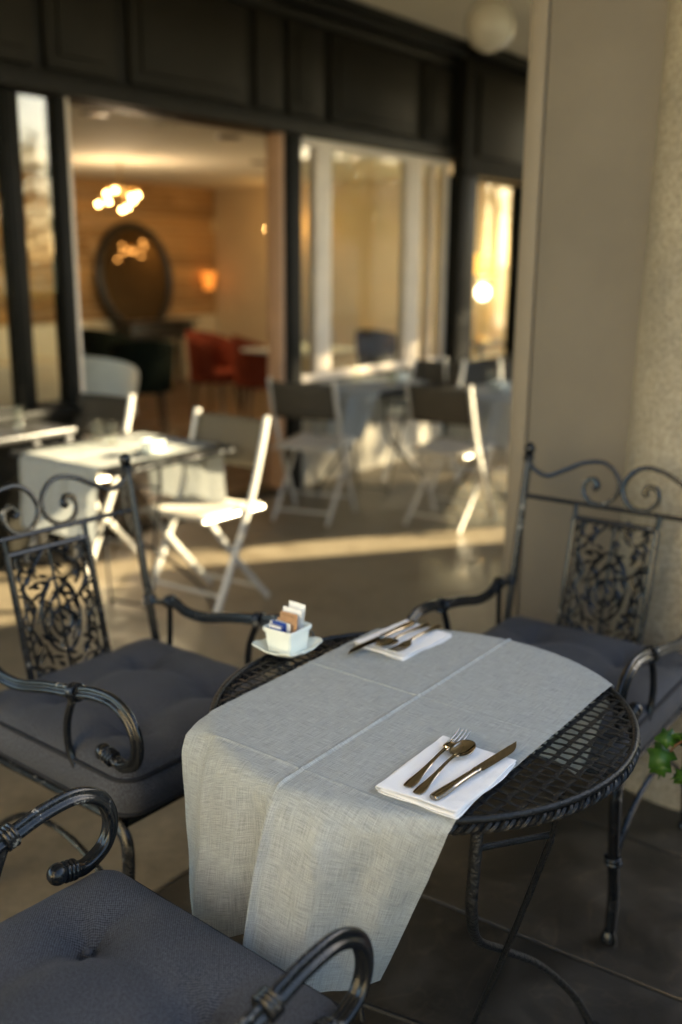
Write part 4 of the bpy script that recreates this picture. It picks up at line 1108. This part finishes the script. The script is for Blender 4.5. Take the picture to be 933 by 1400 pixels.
sp = thing("shade_shrubs", "long dark planter of dense shrubs, added unseen to darken the floor", "planter", (1.34, 1.2, 0), 0)  # added out of view to block light from the floor at right
MB().span((-.2, -1.2, 0), (.2, .85, .45), .012).build("trough", "dark", sp)
rg = random.Random(21); V, F = [], []
for k in range(7000):
    q_ = Vector((rg.gauss(0, .11), rg.uniform(-1.2, .85), rg.uniform(.42, 1.02)))
    a = Vector((rg.gauss(0, 1), rg.gauss(0, 1), rg.gauss(0, 1))).normalized(); b_ = a.cross(Vector((rg.gauss(0, 1), rg.gauss(0, 1), rg.gauss(0, 1)))).normalized(); s_ = rg.uniform(.03, .055)
    o_ = len(V); V += [q_+a*s_, q_+b_*s_*.6, q_-a*s_, q_-b_*s_*.6]; F.append((o_, o_+1, o_+2, o_+3))
mb = MB(); mb.v = V; mb.f = F; mb.build("foliage", "tleaf", sp, False, recalc=False)

# ------------------------------------------------------------------ what stands across the garden (seen in the window glass; houses, walls and hedge added to shape the light)
tag(MB().span((-14, -30, -.045), (22, 40, -.04)).build("garden_path", "stone", smooth=False), "pale stone paving of the sunlit court", kind="structure")
def sun_blocker(label, x0, x1, y0, y1, h, roof=True):  # unseen blocks added to keep direct sun off most of the porch
    t = thing("sun_blocker_building", label, "building", (x0, y0, -.04))
    W_, D_ = x1-x0, y1-y0
    MB().span((0, 0, 0), (W_, D_, h)).build("wall", "stucco", t, False)
    MB().span((-.25, -.02 if y0 > 9 else -.25, h+.002), (W_+.25, D_+(.02 if y0 < 9 else .25), h+.25), .01).build("roof", "slate", t)
    nfl = int(h//2.9); nw = max(1, int(D_//1.5))
    for f_ in range(nfl):
        for k in range(nw):
            yc = (k+.5)*D_/nw; zc = 1.6+f_*2.8
            if D_/nw < .9: continue
            o = MB().span((-.05, yc-.42, zc-.65), (-.003, yc+.42, zc+.65), .005).build("window", "cream", t)
            MB().span((-.062, yc-.34, zc-.57), (-.052, yc+.34, zc+.57)).build("pane", "winglass", o, False)
    return t
# yat: y of the sun ray that passes the porch with that sideways offset, at x
SH = Vector((SUN.x, SUN.y)).normalized(); SUN_P = SH.y/SH.x
def yat(perp, x_): return perp/SH.x+SUN_P*x_
HX = 26.0
sun_blocker("unseen stucco block added across the court to keep sun off the table", HX, HX+.9, yat(.6, HX), yat(3.35, HX), 12.4)
sun_blocker("slimmer unseen stucco block added to shade the porch beyond the sun strip", HX, HX+.9, yat(5.75, HX)+.28, yat(6.5, HX), 12.4)
wing = thing("bounce_wing", "unseen sunlit stucco wall added behind the viewer for warm bounce light", "building", (-4.0, -8.0, -.05))  # added out of view to bounce warm sunlight onto the hanging cloth
MB().span((0, 0, 0), (.4, 7.3, 5.4)).build("wall", "cream_stucco", wing, False)
MB().span((-.1, -.1, 5.402), (.55, 7.4, 5.6), .01).build("coping", "trim", wing)
gw = thing("reflection_screen_wall", "long unseen wall added behind the trees to dim the window reflections", "wall", (21.0, 9.0, -.05))  # added out of view so the cream window reflects something darker than sky
MB().span((0, 0, 0), (.3, 8.8, 4.2)).build("wall", "stucco", gw, False)
MB().span((-.05, -.05, 4.202), (.35, 8.85, 4.3), .01).build("coping", "slate", gw)
hd = thing("sun_block_hedge", "trimmed hedge in a stone planter, added unseen to shape the sun strip", "planter", U*5.68+INW*1.2, AZ)  # added out of view; its shadow bounds the near side of the sun strip
MB().span((-1.74, -.2, 0), (.74, .2, .55), .01).build("trough", "concrete", hd)
MB().span((.56, -.23, 0), (.745, .23, 1.3), .012).build("sun_edge_block", "concrete", hd)  # solid end added so the strip's shadow edge falls crisp
rg = random.Random(8); V, F = [], []
for k in range(9000):
    q_ = Vector((rg.uniform(-1.73, .52), rg.uniform(-.22, .22), rg.uniform(.5, 1.25)))
    a = Vector((rg.gauss(0, 1), rg.gauss(0, 1), rg.gauss(0, 1))).normalized(); b_ = a.cross(Vector((rg.gauss(0, 1), rg.gauss(0, 1), rg.gauss(0, 1)))).normalized(); s_ = rg.uniform(.03, .055)
    o_ = len(V); V += [q_+a*s_, q_+b_*s_*.6, q_-a*s_, q_-b_*s_*.6]; F.append((o_, o_+1, o_+2, o_+3))
mb = MB(); mb.v = V; mb.f = F; mb.build("foliage", "tleaf", hd, False, recalc=False)
def tree(label, loc, h, cr_, n_leaf, seed, zlo):
    rg = random.Random(seed)
    t = thing("tree", label, "tree", loc, rg.uniform(0, 6), "trees across the court")
    P = cr([(0, 0, -.05), (.06, .03, h*.25), (-.04, .08, h*.5), (.05, 0, h*.85)], 6)
    MB().tube(P, [.16-.13*k/(len(P)-1) for k in range(len(P))], 10).build("trunk", "bark", t)
    tips = []
    for k in range(11):
        a = rg.uniform(0, 6.28); z0 = h*rg.uniform(.3, .75); e = Vector((math.cos(a)*cr_*rg.uniform(.5, .9), math.sin(a)*cr_*rg.uniform(.5, .9), z0+h*rg.uniform(.05, .25)))
        MB().tube(cr([(0, 0, z0), e*.5+Vector((0, 0, z0*.5+.1)), e], 4), [.05-.004*i for i in range(9)], 6).build("limb", "bark", t); tips.append(e)
    V, F = [], []
    cl = tips+[Vector((rg.gauss(0, cr_*.45), rg.gauss(0, cr_*.45), rg.uniform(zlo, h))) for _ in range(26)]
    for k in range(n_leaf):
        c = rg.choice(cl); q_ = c+Vector((rg.gauss(0, .34), rg.gauss(0, .34), rg.gauss(0, .28)))
        a = Vector((rg.gauss(0, 1), rg.gauss(0, 1), rg.gauss(0, 1))).normalized(); b = a.cross(Vector((rg.gauss(0, 1), rg.gauss(0, 1), rg.gauss(0, 1)))).normalized(); s_ = rg.uniform(.05, .1)
        o_ = len(V); V += [q_+a*s_, q_+b*s_*.55, q_-a*s_, q_-b*s_*.55]; F.append((o_, o_+1, o_+2, o_+3))
    mb = MB(); mb.v = V; mb.f = F; mb.build("crown", "tleaf", t, False, recalc=False)
tree("tall leafy tree beside the slim building across the court", (14.0, yat(7.4, 14), 0), 7.5, 1.6, 4200, 2, 2.2)
tree("broad leafy tree farther right across the court", (14.6, yat(10.2, 14.6), 0), 8.0, 1.9, 4600, 3, 2.4)
tree("leafy tree farthest right across the court", (16.5, yat(13.5, 16.5), 0), 7.5, 2.0, 4200, 4, 2.2)
tree("leafy tree standing alone left of the court buildings", (14.0, -2.5, 0), 6.5, 1.9, 4600, 5, 2.0)
tree("low bushy tree standing in the open side of the court", (15.0, 4.5, 0), 3.7, 1.5, 3600, 6, .7)
